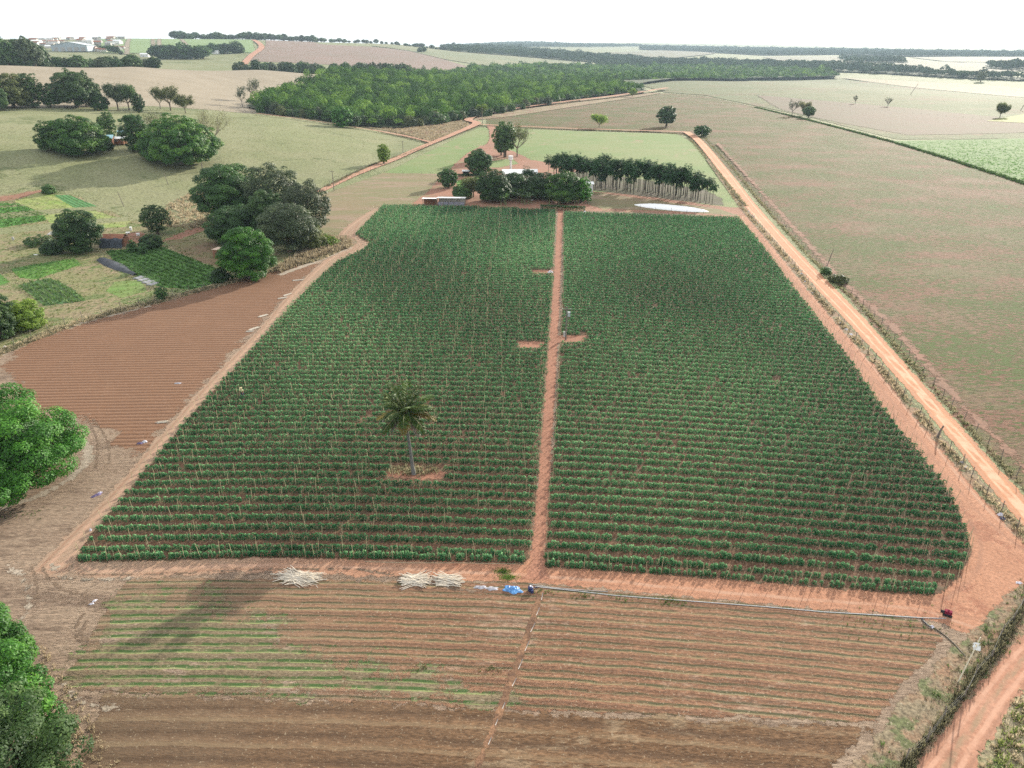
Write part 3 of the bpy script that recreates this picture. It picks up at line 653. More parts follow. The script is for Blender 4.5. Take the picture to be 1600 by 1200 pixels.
def crown_arrays(rg, W, Hc, z0, leaf, kind='dome', dens=1.0, nclump=None, D=None, flat=.0):
    """leaf clumps on an uneven dome of width W (x), depth D (y), height Hc from z0"""
    D = D or W
    a, b = W / 2, D / 2
    zc = z0 + Hc * (.36 if kind == 'dome' else .5)
    top, bot = z0 + Hc - zc, zc - z0
    rc0 = float(np.clip(.09 * W, .5, 1.5))
    nclump = nclump or int(np.clip(3.4 * (W * .5) * (Hc * .6 + W * .1) / rc0 ** 2, 18, 330))
    k = np.arange(nclump) + .5
    ph = np.arccos(1 - 1.75 * k / nclump) if kind == 'dome' else np.arccos(1 - 2 * k / nclump)
    th = math.pi * (1 + 5 ** .5) * k + rg.uniform(0, 6)
    d = np.stack([np.sin(ph) * np.cos(th), np.sin(ph) * np.sin(th), np.cos(ph)], 1) + rg.normal(0, .12, (nclump, 3))
    d /= np.linalg.norm(d, axis=1)[:, None]
    lump = 1 + .16 * np.sin(3 * th + rg.uniform(0, 6)) * np.sin(2 * ph + rg.uniform(0, 6))
    rf = np.where(rg.uniform(size=nclump) < .75, rg.uniform(.86, 1.0, nclump), rg.uniform(.55, .86, nclump)) * lump
    rc = rg.uniform(.6, 1.3, nclump) * min(W, D, Hc * 1.5) * .5 * 2.0 / math.sqrt(nclump) * 1.22
    cc = d * rf[:, None] * np.array([a, b, 1])[None]
    cc[:, 2] = zc + d[:, 2] * rf * np.where(d[:, 2] > 0, top, bot * 1.15)
    cc[:, :2] *= 1 - (rc / max(a, .1))[:, None] * .35
    cc[:, 2] -= rc * .3 * (d[:, 2] > 0)
    per = np.maximum(6, (rc ** 2 * 4 * math.pi * .6 * dens / (leaf * leaf * .5) * 1.15)).astype(int)
    Cs, Ns, Ts = [], [], []
    for i in range(nclump):
        m = per[i]
        q = rg.normal(size=(m, 3)); q[:, 2] = q[:, 2] * .9 + .35; q += d[i] * .7
        q /= np.linalg.norm(q, axis=1)[:, None]
        rad = rc[i] * rg.uniform(.7, 1.06, m)
        p = cc[i] + q * rad[:, None] * np.array([1.1, 1.1, .68])
        nn = q * .9 + np.array([0, 0, .5]) + rg.normal(0, .3, (m, 3)); nn /= np.linalg.norm(nn, axis=1)[:, None]
        Cs.append(p); Ns.append(nn)
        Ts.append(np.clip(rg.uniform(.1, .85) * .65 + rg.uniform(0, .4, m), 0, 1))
    # inner fill, tinted darker to paint shade into the crown's gaps
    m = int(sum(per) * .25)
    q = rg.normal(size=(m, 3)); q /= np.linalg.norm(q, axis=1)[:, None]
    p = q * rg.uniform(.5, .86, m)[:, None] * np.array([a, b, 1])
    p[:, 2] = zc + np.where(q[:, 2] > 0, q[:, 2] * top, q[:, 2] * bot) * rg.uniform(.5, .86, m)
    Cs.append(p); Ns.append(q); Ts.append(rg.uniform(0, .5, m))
    c = np.concatenate(Cs); n = np.concatenate(Ns); t = np.concatenate(Ts)
    c[:, 2] = np.maximum(c[:, 2], max(z0 * .9, .15))
    s = leaf * rg.uniform(.7, 1.35, len(c))
    return c, n, s, t, cc

def branches(mb, rg, p, dirv, length, rad, depth, tips, spread=.6, nseg=3, minr=.015, up=.15):
    pts = [Vector(p)]; d = Vector(dirv).normalized(); rads = [rad]
    for i in range(nseg):
        d = (d + Vector(rg.normal(0, .16, 3)) + Vector((0, 0, up))).normalized()
        pts.append(pts[-1] + d * length / nseg); rads.append(max(minr, rad * (1 - .5 * (i + 1) / nseg)))
    mb.tube(pts, rads, 5 if rad > .08 else 3, cap=False)
    if depth == 0:
        tips += [np.array(q) for q in pts[1:]]
        return
    nb = 3 if depth > 1 else 4
    for k in range(nb):
        j = nseg if k == 0 else int(rg.integers(max(1, nseg - 2), nseg + 1))
        a = rg.uniform(0, 2 * math.pi)
        perp = Vector((math.cos(a), math.sin(a), rg.uniform(-.1, .5)))
        nd = (d * (1 - spread * .5) + perp * spread).normalized()
        branches(mb, rg, pts[j], nd, length * rg.uniform(.6, .8), rads[j] * .65, depth - 1, tips, spread, nseg, minr, up)

M_bark = plain_mat('bark', (.13, .10, .075), .9, .1, .3, 4, bump=.6)
M_bark_pale = plain_mat('pale_bark', (.27, .235, .19), .9, .1, .25, 3, bump=.5)
LM = {
    'mango': leaf_mat('mango_leaves', (.018, .055, .01), (.04, .12, .014), (.15, .27, .03), .22),
    'bright': leaf_mat('bright_leaves', (.02, .07, .01), (.045, .16, .014), (.13, .32, .03), .25),
    'dark': leaf_mat('dark_leaves', (.018, .048, .014), (.04, .098, .022), (.095, .19, .042), .25),
    'olive': leaf_mat('olive_leaves', (.05, .07, .022), (.11, .135, .04), (.21, .23, .08), .35),
    'grey': leaf_mat('grey_leaves', (.036, .056, .028), (.07, .10, .045), (.13, .17, .075), .3),
    'green': leaf_mat('green_leaves', (.03, .07, .022), (.065, .13, .035), (.14, .23, .06), .35),
    'pale': leaf_mat('pale_leaves', (.13, .14, .06), (.22, .22, .10), (.33, .32, .17), .3),
    'lime': leaf_mat('lime_leaves', (.08, .15, .02), (.17, .27, .03), (.28, .36, .06), .35),
    'straw': leaf_mat('straw_blades', (.24, .19, .12), (.38, .31, .20), (.52, .44, .30), .5),
    'palm': leaf_mat('palm_leaves', (.014, .045, .018), (.03, .085, .028), (.07, .15, .045), .3, .7, .15),
}

def make_tree(name, label, cat, base, W, Ht, kind='mango', shape='dome', z0=None, leaf=None, dens=1.0, group=None, D=None, seed=None, trunk=None, lean=0, nclump=None):
    rg = np.random.default_rng(seed if seed is not None else int(abs(base[0] * 13 + base[1] * 7) + Ht * 11) % 99991)
    pm = .64 * F / depth(base)                     # render pixels per metre
    leaf = leaf or float(np.clip(1.7 / pm, .2, 1.6))
    root = empty(name, base, label, cat, group, 0)
    mb = MB(); tips = []
    if shape in ('dome', 'round', 'egg', 'bush'):
        z0 = z0 if z0 is not None else {'dome': .05, 'round': .22, 'egg': .06, 'bush': .0}[shape] * Ht
        c, n, s, t, cc = crown_arrays(rg, W, Ht - z0, z0, leaf, 'dome' if shape in ('dome', 'bush') else 'round', dens, nclump, D)
        tr = trunk or (.028 * Ht + .02 * W)
        zt = z0 + (Ht - z0) * .35
        mb.tube([(0, 0, -.1), (0, 0, zt * .5), (rg.normal(0, .02) * Ht, 0, zt)], [tr * 1.25, tr, tr * .8], 7, False)
        for q in cc[rg.permutation(len(cc))[:9]]:
            m = np.array([q[0] * .45, q[1] * .45, zt + (q[2] - zt) * .4])
            mb.tube([(0, 0, zt * .85), m, q * np.array([.85, .85, 1])], [tr * .6, tr * .35, tr * .12], 4, False)
    else:
        # open crown on a real branch skeleton: 'wispy', 'bare', 'open'
        dep = 3 if pm > 1.2 else 2
        tr = trunk or .022 * Ht + .03
        th = (z0 if z0 is not None else .28 * Ht)
        top = (lean, 0, th)
        mb.tube([(0, 0, -.1), (lean * .4, 0, th * .5), top], [tr * 1.2, tr, tr * .85], 6, False)
        nb = 5
        for k in range(nb):
            a = 2 * math.pi * k / nb + rg.uniform(-.4, .4)
            e = rg.uniform(.5, 1.1)
            branches(mb, rg, top, (math.cos(a) * W / Ht * 1.15, math.sin(a) * W / Ht * 1.15, e), (Ht - th) * .42, tr * .6, dep - 1, tips, .65, 3, max(.012, .22 / pm * .5))
        tp = np.array(tips)
        # fit to wanted size
        vv = np.array(mb.v); hi = vv[:, 2].max(); wi = np.percentile(np.abs(vv[:, 0]), 98) * 2
        sc = np.array([W / wi, W / wi, 1]); m = vv[:, 2] > th * .9
        vv[m] = np.stack([vv[m, 0] * sc[0], vv[m, 1] * sc[1], th + (vv[m, 2] - th) * (Ht - th) / (hi - th)], 1)
        mb.v = [tuple(q) for q in vv]
        tp = np.stack([tp[:, 0] * sc[0], tp[:, 1] * sc[1], th + (tp[:, 2] - th) * (Ht - th) / (hi - th)], 1)
        nl = int({'wispy': 9, 'bare': 1.2, 'open': 16}[shape] * len(tp) * dens)
        nl = min(int(nl * 2.6) if shape == 'open' else int(nl * 1.5), 16000)
        ii = rg.integers(0, len(tp), nl); rc = W * .055
        c = tp[ii] + rg.normal(0, rc * 1.35, (nl, 3)); n = rg.normal(size=(nl, 3)) + np.array([0, 0, .5]); n /= np.linalg.norm(n, axis=1)[:, None]
        s = leaf * rg.uniform(.45, 1.0, nl) * .8; cl = rg.uniform(0, .6, len(tp)); t = np.clip(cl[ii] + rg.uniform(0, .4, nl), 0, 1)
    bark = M_bark_pale if shape in ('wispy', 'bare') else M_bark
    mb.build('trunk', bark, root, smooth=True)
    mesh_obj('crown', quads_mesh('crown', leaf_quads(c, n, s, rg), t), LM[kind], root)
    return root

def tree_px(name, label, cat, xc, yb, yt, wpx, kind='mango', shape='dome', group=None, **k):
    b = P(xc, yb); Ht = max(.6, h_px(b, yt)); W = wpx * depth(b) / F
    return make_tree(name, label, cat, b, W, Ht, kind, shape, group=group, **k)

T = tree_px
GT = None
# mango trees and other named trees: label, photo column, base row, top row, width
T('mango_tree', 'huge round bright green tree cut by the left photo edge, beside the ploughed field', 'tree', 14, 765, 614, 200, 'bright', 'dome', z0=.6, leaf=.26)
T('mango_tree', 'bright green tree at the lower left photo edge, uppermost of the corner trees', 'tree', -32, 1082, 938, 165, 'bright', 'dome', z0=.6, leaf=.22)
T('mango_tree', 'bright green bushy tree in the bottom left corner, between two others', 'tree', 18, 1190, 1030, 165, 'bright', 'dome', z0=.5, leaf=.21)
T('broadleaf_tree', 'dull grey-green thin tree in the bottom left corner, lowest in the photo', 'tree', 25, 1290, 1100, 215, 'green', 'dome', z0=.4, leaf=.2, dens=.75)
T('mango_tree', 'round dark green mango tree left of the teal roofed cottage', 'tree', 124, 240, 184, 84, 'mango', 'dome')
T('mango_tree', 'smaller mango tree fused to the left side of the teal roof mango', 'tree', 84, 236, 188, 42, 'mango', 'dome')
T('mango_tree', 'widest mango tree with yellow-green top, standing right of the teal roofed cottage', 'tree', 285, 256, 182, 112, 'mango', 'dome')
T('broadleaf_tree', 'dark narrow tree squeezed between the teal roofed cottage and the widest mango', 'tree', 217, 236, 178, 42, 'dark', 'egg')
T('leafless_tree', 'pale straw-coloured open tree behind the right flank of the widest mango', 'tree', 336, 232, 170, 56, 'pale', 'wispy')
T('leafless_tree', 'thin grey-green tree rising behind the top of the widest mango', 'tree', 262, 222, 174, 60, 'olive', 'wispy')
T('small_tree', 'small dark bush at the corner of the teal roofed cottage', 'tree', 168, 234, 219, 18, 'dark', 'bush')
T('slender_tree', 'slender tall tree rising behind the teal roof', 'tree', 174, 215, 172, 20, 'green', 'egg')
T('slender_tree', 'little thin tree left of the slender tree behind the teal roof', 'tree', 161, 205, 181, 12, 'green', 'round')
T('small_tree', 'small round dark tree behind the dark narrow tree by the cottage', 'tree', 205, 196, 180, 18, 'dark', 'round')
T('mango_tree', 'bright round mango tree beside the ploughed field, right of the brick wall', 'tree', 390, 434, 354, 80, 'bright', 'dome', leaf=.33)
T('broadleaf_tree', 'blackish dense tree at the left end of the thicket above the ploughed field', 'tree', 362, 345, 256, 96, 'dark', 'egg')
T('broadleaf_tree', 'low dark tree filling the foot of the thicket behind the bright mango', 'tree', 372, 378, 320, 80, 'dark', 'dome')
T('thicket_tree', 'tall grey-green open tree at the top right of the thicket', 'tree', 435, 350, 256, 84, 'grey', 'round', dens=.6, z0=2.2)
T('thicket_tree', 'grey thin-leaved tree forming the right edge of the thicket', 'tree', 483, 372, 284, 76, 'grey', 'round', dens=.6, z0=2.2)
T('thicket_tree', 'grey-green tree at the front of the thicket with its bare trunk showing', 'tree', 453, 394, 318, 84, 'grey', 'round', dens=.6, z0=2.2)
T('broadleaf_tree', 'mid green bushy tree in the heart of the thicket', 'tree', 424, 378, 296, 62, 'green', 'egg')
T('small_tree', 'bright green shrub under the right edge of the thicket', 'shrub', 486, 388, 352, 46, 'olive', 'bush')
T('small_tree', 'yellow-green low shrub at the right foot of the thicket by the track bend', 'shrub', 510, 384, 368, 38, 'lime', 'bush')
T('dense_tree', 'dense dark bush-like tree with pointed top beside the netted hut', 'tree', 129, 394, 328, 64, 'dark', 'egg', leaf=.4)
T('small_tree', 'small green tree with thin stems above the red track near the hut', 'tree', 247, 366, 320, 42, 'green', 'round', dens=.55, z0=1.2)
T('shrub', 'dark green round shrub right of the netted hut', 'shrub', 236, 387, 367, 34, 'dark', 'bush')
T('shrub', 'small dark shrub directly below the hut yard, left of its pair', 'shrub', 208, 393, 375, 14, 'dark', 'bush')
T('shrub', 'small dark shrub below the hut yard, right of its pair', 'shrub', 225, 396, 380, 12, 'dark', 'bush')
T('shrub', 'low spreading shrub left of the pointed dark tree', 'shrub', 62, 382, 369, 46, 'green', 'bush')
T('shrub', 'dark low shrub touching the left foot of the pointed dark tree', 'shrub', 84, 396, 377, 34, 'dark', 'bush')
T('shrub', 'lone round shrub at the pasture edge above the bright vegetable beds', 'shrub', 77, 302, 289, 18, 'green', 'bush')
T('shrub', 'upright dark shrub on the fence line above the ploughed field', 'shrub', 253, 468, 448, 16, 'dark', 'egg')
T('shrub', 'dark green shrub under the bright mango next to the fence', 'shrub', 345, 440, 420, 26, 'dark', 'bush')
T('shrub', 'yellow-green bush clump at the left photo edge below the vegetable beds', 'shrub', 38, 512, 470, 62, 'lime', 'bush')
T('shrub', 'green bush clump cut by the left photo edge below the vegetable beds', 'shrub', -8, 530, 452, 66, 'green', 'bush')
T('lime_tree', 'slim lime green tree beside the red road across the pasture', 'tree', 600, 257, 225, 19, 'lime', 'egg', z0=1.5)
T('round_tree', 'round dark tree beside the small white roofed shelter', 'tree', 749, 273, 234, 40, 'dark', 'round', z0=.8)
T('round_tree', 'round dark tree at the left end of the farmyard by the lawn', 'tree', 701, 293, 263, 29, 'dark', 'round', z0=.7)
T('mango_tree', 'dark round mango tree left of the farmhouse roof', 'tree', 772, 314, 264, 52, 'dark', 'dome', leaf=.45)
T('mango_tree', 'blackish tree directly in front of the white farmhouse roof', 'tree', 808, 306, 270, 52, 'dark', 'dome', leaf=.45)
T('mango_tree', 'dark mango tree right of the farmhouse roof', 'tree', 846, 310, 270, 50, 'dark', 'dome', leaf=.45)
T('mango_tree', 'large dark green mango tree in front of the left end of the palm rows', 'tree', 880, 316, 268, 56, 'mango', 'dome', leaf=.45)
T('small_tree', 'small bright green tree at the right end of the farmhouse trees', 'tree', 909, 316, 277, 30, 'bright', 'dome')
T('small_tree', 'yellow-green shrub beside the lawn in the farmyard', 'tree', 740, 308, 279, 32, 'olive', 'open', dens=2.5)
T('small_tree', 'green shrub behind the long white roofed shed', 'tree', 722, 310, 288, 30, 'green', 'bush')
T('broadleaf_tree', 'tall two-toned tree behind the white water tower', 'tree', 789, 246, 191, 36, 'green', 'egg', z0=3.5)
T('broadleaf_tree', 'dark low tree left under the tall trees behind the water tower', 'tree', 783, 243, 215, 20, 'dark', 'round')
T('leafless_tree', 'pale leafless looking tree right of the tall two-toned tree', 'tree', 808, 245, 196, 40, 'olive', 'wispy', dens=1.2)
T('round_tree', 'lone dark tree standing in the fallow field beyond the paddock', 'tree', 1041, 198, 167, 28, 'dark', 'round')
T('round_tree', 'dark spreading tree at the bend of the red road', 'tree', 1096, 213, 196, 25, 'dark', 'round', z0=.8)
T('lime_tree', 'pale lime shrub beyond the paddock fence', 'tree', 936, 200, 180, 22, 'lime', 'wispy', dens=1.4)
T('small_tree', 'small green tree on the fence line of the far fallow field', 'tree', 1263, 184, 166, 18, 'green', 'round')
T('leafless_tree', 'bare small tree left of the green tree on the far fence line', 'tree', 1237, 181, 156, 14, 'grey', 'bare')
T('lime_tree', 'pale yellow-green small tree behind the green tree on the far fence line', 'tree', 1256, 180, 160, 18, 'pale', 'wispy')
T('leafless_tree', 'bare upright tree on the far boundary, left of two', 'tree', 1336, 163, 149, 8, 'grey', 'bare')
T('leafless_tree', 'bare upright tree on the far boundary, right of two', 'tree', 1387, 167, 153, 9, 'grey', 'bare')
T('small_tree', 'thin brown-leaved tree at the corner of the yellow field', 'tree', 1562, 184, 163, 18, 'olive', 'open')
T('small_tree', 'dark umbrella-shaped tree on the dry grass far right', 'tree', 1532, 128, 112, 14, 'olive', 'round')
T('broadleaf_tree', 'round blue-green tree at the far right beyond the dry grass', 'tree', 1503, 122, 110, 18, 'green', 'round')
T('broadleaf_tree', 'round bright green tree at the front edge of the forest', 'tree', 535, 199, 167, 32, 'bright', 'round', z0=1)
T('broadleaf_tree', 'smaller tree touching the right flank of the round tree at the forest edge', 'tree', 555, 200, 180, 20, 'green', 'round')
T('broadleaf_tree', 'low broad tree at the right corner of the forest front', 'tree', 680, 194, 176, 36, 'green', 'dome')
T('small_tree', 'thin orange-brown tree in front of the forest', 'tree', 661, 186, 172, 8, 'olive', 'open')
T('lime_tree', 'lime topped palm-like tree beside the road at the forest end', 'tree', 988, 152, 139, 11, 'lime', 'open')
T('small_tree', 'small pale tree beside the road junction', 'tree', 753, 183, 164, 14, 'lime', 'wispy')
# tree line above the pasture
T('broadleaf_tree', 'olive brown tree at the left end of the tree line above the pasture', 'tree', 22, 168, 113, 56, 'olive', 'dome')
T('broadleaf_tree', 'light green topped tree third from the left in the pasture tree line', 'tree', 52, 168, 114, 36, 'green', 'egg')
T('broadleaf_tree', 'dark low tree in the gap left of the biggest tree of the pasture tree line', 'tree', 80, 168, 130, 24, 'dark', 'dome')
T('broadleaf_tree', 'bright green tree cut by the left photo edge in the pasture tree line', 'tree', -6, 172, 126, 40, 'green', 'dome')
T('broadleaf_tree', 'biggest dark spreading tree of the pasture tree line', 'tree', 121, 168, 108, 66, 'green', 'dome', z0=2)
T('broadleaf_tree', 'yellow-green tree against the right side of the biggest pasture tree', 'tree', 142, 166, 122, 32, 'olive', 'egg')
T('broadleaf_tree', 'low dark tree right of the biggest pasture tree', 'tree', 158, 172, 146, 26, 'dark', 'dome')
T('thicket_tree', 'open grey-green tree in the middle of the pasture tree line', 'tree', 185, 172, 132, 30, 'grey', 'open', dens=1.4)
T('thicket_tree', 'mixed green tree at the right end of the pasture tree line', 'tree', 202, 172, 135, 30, 'green', 'open', dens=1.4)
T('slender_tree', 'tall narrow tree closing the pasture tree line on the right', 'tree', 218, 176, 145, 18, 'dark', 'egg')
T('leafless_tree', 'bare branched tree, leftmost of the three on the tan field edge', 'tree', 251, 170, 140, 22, 'grey', 'bare', dens=3)
T('leafless_tree', 'sparse tree in the middle of the three on the tan field edge', 'tree', 267, 173, 134, 28, 'olive', 'open', dens=.7)
T('leafless_tree', 'sparse tree, rightmost of the three on the tan field edge', 'tree', 290, 177, 150, 24, 'olive', 'open', dens=.8)
T('leafless_tree', 'bare leaning tree alone in the tan field', 'tree', 379, 167, 135, 18, 'grey', 'bare', dens=2)
T('leafless_tree', 'bare tree beside the left tip of the forest', 'tree', 401, 160, 124, 22, 'grey', 'bare', dens=3)

# rows of far trees: shared meshes, one object each
def proto_tree(seed, kind, shape, W=8, Ht=9, leaf=1.0):
    return make_tree('tree', 'x', 'tree', (0, 600, 0), W, Ht, kind, shape, seed=seed, leaf=leaf)
PROTO = {k: [proto_tree(31 * i + 5, k, s_, 9, 9, 1.1) for i, s_ in enumerate(('round', 'dome', 'egg', 'round'))] for k in ('green', 'dark', 'grey')}
TREE_USED = set()
def copy_thing(root, loc, rz=0, scale=(1, 1, 1), label=None, group=None, cat=None, name=None):
    r = root.copy(); COL.objects.link(r); r.location = loc; r.rotation_euler = (0, 0, rz); r.scale = scale
    if name: r.name = name
    if label: r['label'] = label
    if group: r['group'] = group
    if cat: r['category'] = cat
    for ch in root.children:
        c = ch.copy(); COL.objects.link(c); c.parent = r
    return r
def tree_row(pa, pb, n, hpx, name, label, group, kinds=('green', 'green', 'dark', 'grey'), dback=0, jit=.35, hvar=.35, wr=1.0):
    for i in range(n):
        t = (i + rng.uniform(-jit, jit) + .5) / n
        px = pa[0] + (pb[0] - pa[0]) * t; py = pa[1] + (pb[1] - pa[1]) * t
        if dback: p = PD(px, dback(t) + rng.uniform(-25, 25))
        else: p = P(round(px, 1), round(py, 1))
        Ht = hpx * depth(p) / F * rng.uniform(1 - hvar, 1 + hvar)
        k = kinds[int(rng.integers(len(kinds)))]; pr = PROTO[k][int(rng.integers(4))]
        sc = Ht / 9; wsc = sc * rng.uniform(.85, 1.3) * wr
        copy_thing(pr, p, rng.uniform(0, 6.28), (wsc, wsc, sc), label + ', ' + ('left' if t < .25 else 'centre-left' if t < .5 else 'centre-right' if t < .75 else 'right') + ' part', group, name=name)
tree_row((-30, 0), (64, 0), 16, 38, 'tall_tree', 'tall tree of the dense grove behind the tan field', 'trees of the tall grove at the far left', ('green', 'green', 'grey'), dback=lambda t: 775, wr=.75, hvar=.15)
tree_row((70, 0), (242, 0), 24, 17, 'hedgerow_tree', 'hedgerow tree along the top of the tan field', 'hedgerow trees along the top of the tan field', dback=lambda t: 790 + 75 * t)
tree_row((362, 0), (640, 0), 34, 15, 'hedgerow_tree', 'hedgerow tree under the pinkish hillside', 'hedgerow trees under the pinkish hillside', dback=lambda t: 950 + 60 * t)
tree_row((246, 92), (322, 92), 12, 20, 'hillside_tree', 'blue-green tree in the clump below the green hillside crop', 'clump of trees below the hillside crop', ('green', 'dark'), wr=1.2)
tree_row((325, 84), (378, 83), 9, 13, 'hillside_tree', 'low tree right of the clump below the hillside crop', 'trees at the right of the hillside crop', ('green', 'dark'), wr=1.2)
tree_row((150, 78), (192, 86), 6, 9, 'hillside_tree', 'small greyish tree between the town and the hillside crop', 'trees between town and hillside crop', ('grey', 'green'))
tree_row((275, 0), (415, 0), 22, 9, 'skyline_tree', 'tree on the skyline above the green hillside crop', 'skyline trees above the hillside crop', ('dark', 'green'), dback=lambda t: 1960, wr=1.4)
tree_row((415, 0), (512, 0), 14, 9, 'skyline_tree', 'tree on the skyline above the pinkish hillside', 'skyline trees above the pinkish hillside', ('green', 'grey'), dback=lambda t: 2120, wr=1.4)
tree_row((515, 0), (700, 0), 26, 5, 'skyline_tree', 'tiny skyline tree right of the pinkish hillside', 'tiny skyline trees right of the pinkish hillside', ('green', 'grey'), dback=lambda t: 2300, wr=1.4)
for q in (((221, 59), 8), ((229, 59), 9), ((256, 58), 9)):
    pass
tree_row((655, 82), (665, 82), 2, 6, 'field_tree', 'small lone tree at the edge of the pinkish hillside', 'lone trees at the edge of the pinkish hillside', ('dark',))
for ks in PROTO.values():
    for r_ in ks:
        for ch in list(r_.children): bpy.data.objects.remove(ch)
        bpy.data.objects.remove(r_)

# forest and distant woods: crowns nobody could count
def wood(name, label, poly, spacing, hgt, leaf, per, mats, jitter=.8, cap=6000, floor=0.0, tintbias=0):
    pts = poly_xy(poly); x0, y0 = pts.min(0); x1, y1 = pts.max(0)
    gx = np.arange(x0, x1, spacing); gy = np.arange(y0, y1, spacing)
    X, Y = np.meshgrid(gx, gy); X = X.ravel() + rng.uniform(-.5, .5, X.size) * spacing * jitter; Y = Y.ravel() + rng.uniform(-.5, .5, Y.size) * spacing * jitter
    k = (sdist(X, Y, pts) > rng.exponential(spacing * .5, X.size)) & (rng.uniform(size=X.size) > .06); X, Y = X[k], Y[k]
    if len(X) > cap:
        s = rng.permutation(len(X))[:cap]; X, Y = X[s], Y[s]
    n = len(X); Zg = Z(X, Y)
    hh = hgt * rng.uniform(.5, 1.15, n) * np.where(rng.uniform(size=n) < .1, 1.35, 1); ww = spacing * rng.uniform(.42, .8, n)
    q = rng.normal(size=(n, per, 3)); q[..., 2] = np.abs(q[..., 2]) * .9 - .15; q /= np.linalg.norm(q, axis=2)[..., None]
    # sub-clumps inside each crown
    rad = rng.uniform(.75, 1.1, (n, per))
    cx = X[:, None] + q[..., 0] * ww[:, None] * rad; cy = Y[:, None] + q[..., 1] * ww[:, None] * rad
    cz = Zg[:, None] + hh[:, None] * (.6 + .4 * q[..., 2] * rad)
    c = np.stack([cx, cy, cz], 2).reshape(-1, 3)
    nn = q.reshape(-1, 3) * 1.0 + rng.normal(0, .28, (n * per, 3)) + np.array([0, 0, .2]); nn /= np.linalg.norm(nn, axis=1)[:, None]
    t = np.clip((rng.beta(1.1, 1.8, n)[:, None] * .95 + rng.uniform(0, .25, (n, per))).ravel() + tintbias, 0, 1)
    V = leaf_quads(c, nn, leaf * rng.uniform(.7, 1.3, n * per), rng, .8)
    o = mesh_obj(name, quads_mesh(name, V, t), mats); tag(o, label, 'forest', kind='stuff')
    return o
M_forest = leaf_mat('forest_leaves', (.02, .055, .010), (.065, .15, .022), (.20, .33, .05), .2, .8, .08, objvar=0)
M_forest2 = leaf_mat('far_forest_leaves', (.03, .055, .03), (.05, .085, .04), (.075, .115, .05), .05, .9, .03, objvar=0)
NEARF = [(390, 168), (425, 150), (480, 132), (540, 118), (640, 117), (760, 122), (960, 132), (1008, 146), (930, 153), (800, 172), (740, 186), (690, 192), (640, 200), (560, 197), (480, 185), (405, 176)]
wood('forest', 'dense green forest across the middle distance', NEARF, 7.2, 10.0, 1.1, 190, M_forest, cap=9000)
wood('forest_belt', 'dark band of forest running to the right behind the main forest', [(690, 121), (735, 109), (830, 105), (1000, 107), (1180, 107), (1300, 115), (1312, 124), (1180, 126), (1060, 127), (980, 131), (860, 126), (760, 122)], 11, 13, 2.6, 60, M_forest, cap=9000)
for i, q in enumerate(FARWOOD):
    wood('distant_woodland', 'hazy woodland in the far distance, ' + ['left of the hazy hills', 'in the valley behind the dry field', 'on the horizon ridge', 'small patch under the ridge', 'at the far right edge'][i], q, 20, 14, 5, 46, M_forest2, cap=11000)
wood('distant_woodland', 'thin woodland along the far skyline right of centre', [(690, 71), (900, 70), (1000, 71), (1000, 73), (850, 74), (700, 75)], 26, 14, 9, 20, M_forest2, cap=5000)

# forest front edge trees, one object each
ep = [(405, 178), (450, 184), (500, 190), (550, 198), (600, 200), (650, 200), (700, 193), (760, 184), (830, 171), (900, 160), (960, 152), (1005, 147)]
cnt = 0
PR2 = [make_tree('tree', 'x', 'tree', (0, 550, 0), 7, 7, k, s_, seed=i * 7 + 1, leaf=.95) for i, (k, s_) in enumerate((('green', 'dome'), ('olive', 'dome'), ('mango', 'round'), ('grey', 'dome'), ('green', 'egg'), ('mango', 'dome')))]
for i in range(len(ep) - 1):
    for k in range(6):
        t = (k + rng.uniform(.1, .9)) / 6
        p = P(round(ep[i][0] + (ep[i + 1][0] - ep[i][0]) * t, 1), round(ep[i][1] + (ep[i + 1][1] - ep[i][1]) * t - 2 + rng.uniform(-1.5, 1), 1))
        s_ = rng.uniform(.6, 1.15)
        copy_thing(PR2[int(rng.integers(6))], p, rng.uniform(0, 6.28), (s_ * rng.uniform(.8, 1.2), s_, s_), ['tree at the left tip of the forest edge', 'forest edge tree left of the round bright tree', 'forest edge tree around the round bright tree', 'forest edge tree right of the round bright tree', 'forest edge tree behind the dry scrub patch', 'forest edge tree near the right corner of the forest front', 'forest edge tree just before the road junction', 'forest edge tree beyond the road junction', 'forest edge tree on the middle of the road stretch', 'forest edge tree on the far road stretch', 'tree at the right tip of the forest edge'][i], 'trees along the front edge of the forest', name='edge_tree')
for r_ in PR2:
    for ch in list(r_.children): bpy.data.objects.remove(ch)
    bpy.data.objects.remove(r_)

# ================================================================== THE CROP
LP, RP = poly_xy(LEFT), poly_xy(RIGHT)
BAREP = [poly_xy(b) for b in BARE]
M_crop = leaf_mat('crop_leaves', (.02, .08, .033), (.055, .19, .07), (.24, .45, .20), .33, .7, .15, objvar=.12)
M_stake = plain_mat('bamboo', (.50, .43, .27), .7, .2, .25, 6, col2=(.38, .31, .19))
M_twine = plain_mat('twine', (.42, .40, .27), .8, .2, .2, 6)

def plant_local(rg, nleaf, leaf, w=.7, h=.66):
    """one bushy staked plant: upright lumpy cone of leaves"""
    t = rg.uniform(0, 1, nleaf) ** .8
    a = rg.uniform(0, 2 * math.pi, nleaf); r = w * .5 * (1 - .62 * t ** 1.6) * rg.uniform(.35, 1.1, nleaf)
    c = np.stack([np.cos(a) * r, np.sin(a) * r * .9, .06 + t * h], 1)
    n = np.stack([np.cos(a) * .7, np.sin(a) * .7, .25 + t * .8], 1) + rg.normal(0, .35, (nleaf, 3)); n /= np.linalg.norm(n, axis=1)[:, None]
    s = leaf * rg.uniform(.7, 1.3, nleaf)
    ti = np.clip(.15 + .55 * t ** 2 + rg.uniform(-.15, .3, nleaf), 0, 1)   # paler towards the top of the plant
    return c, n, s, ti

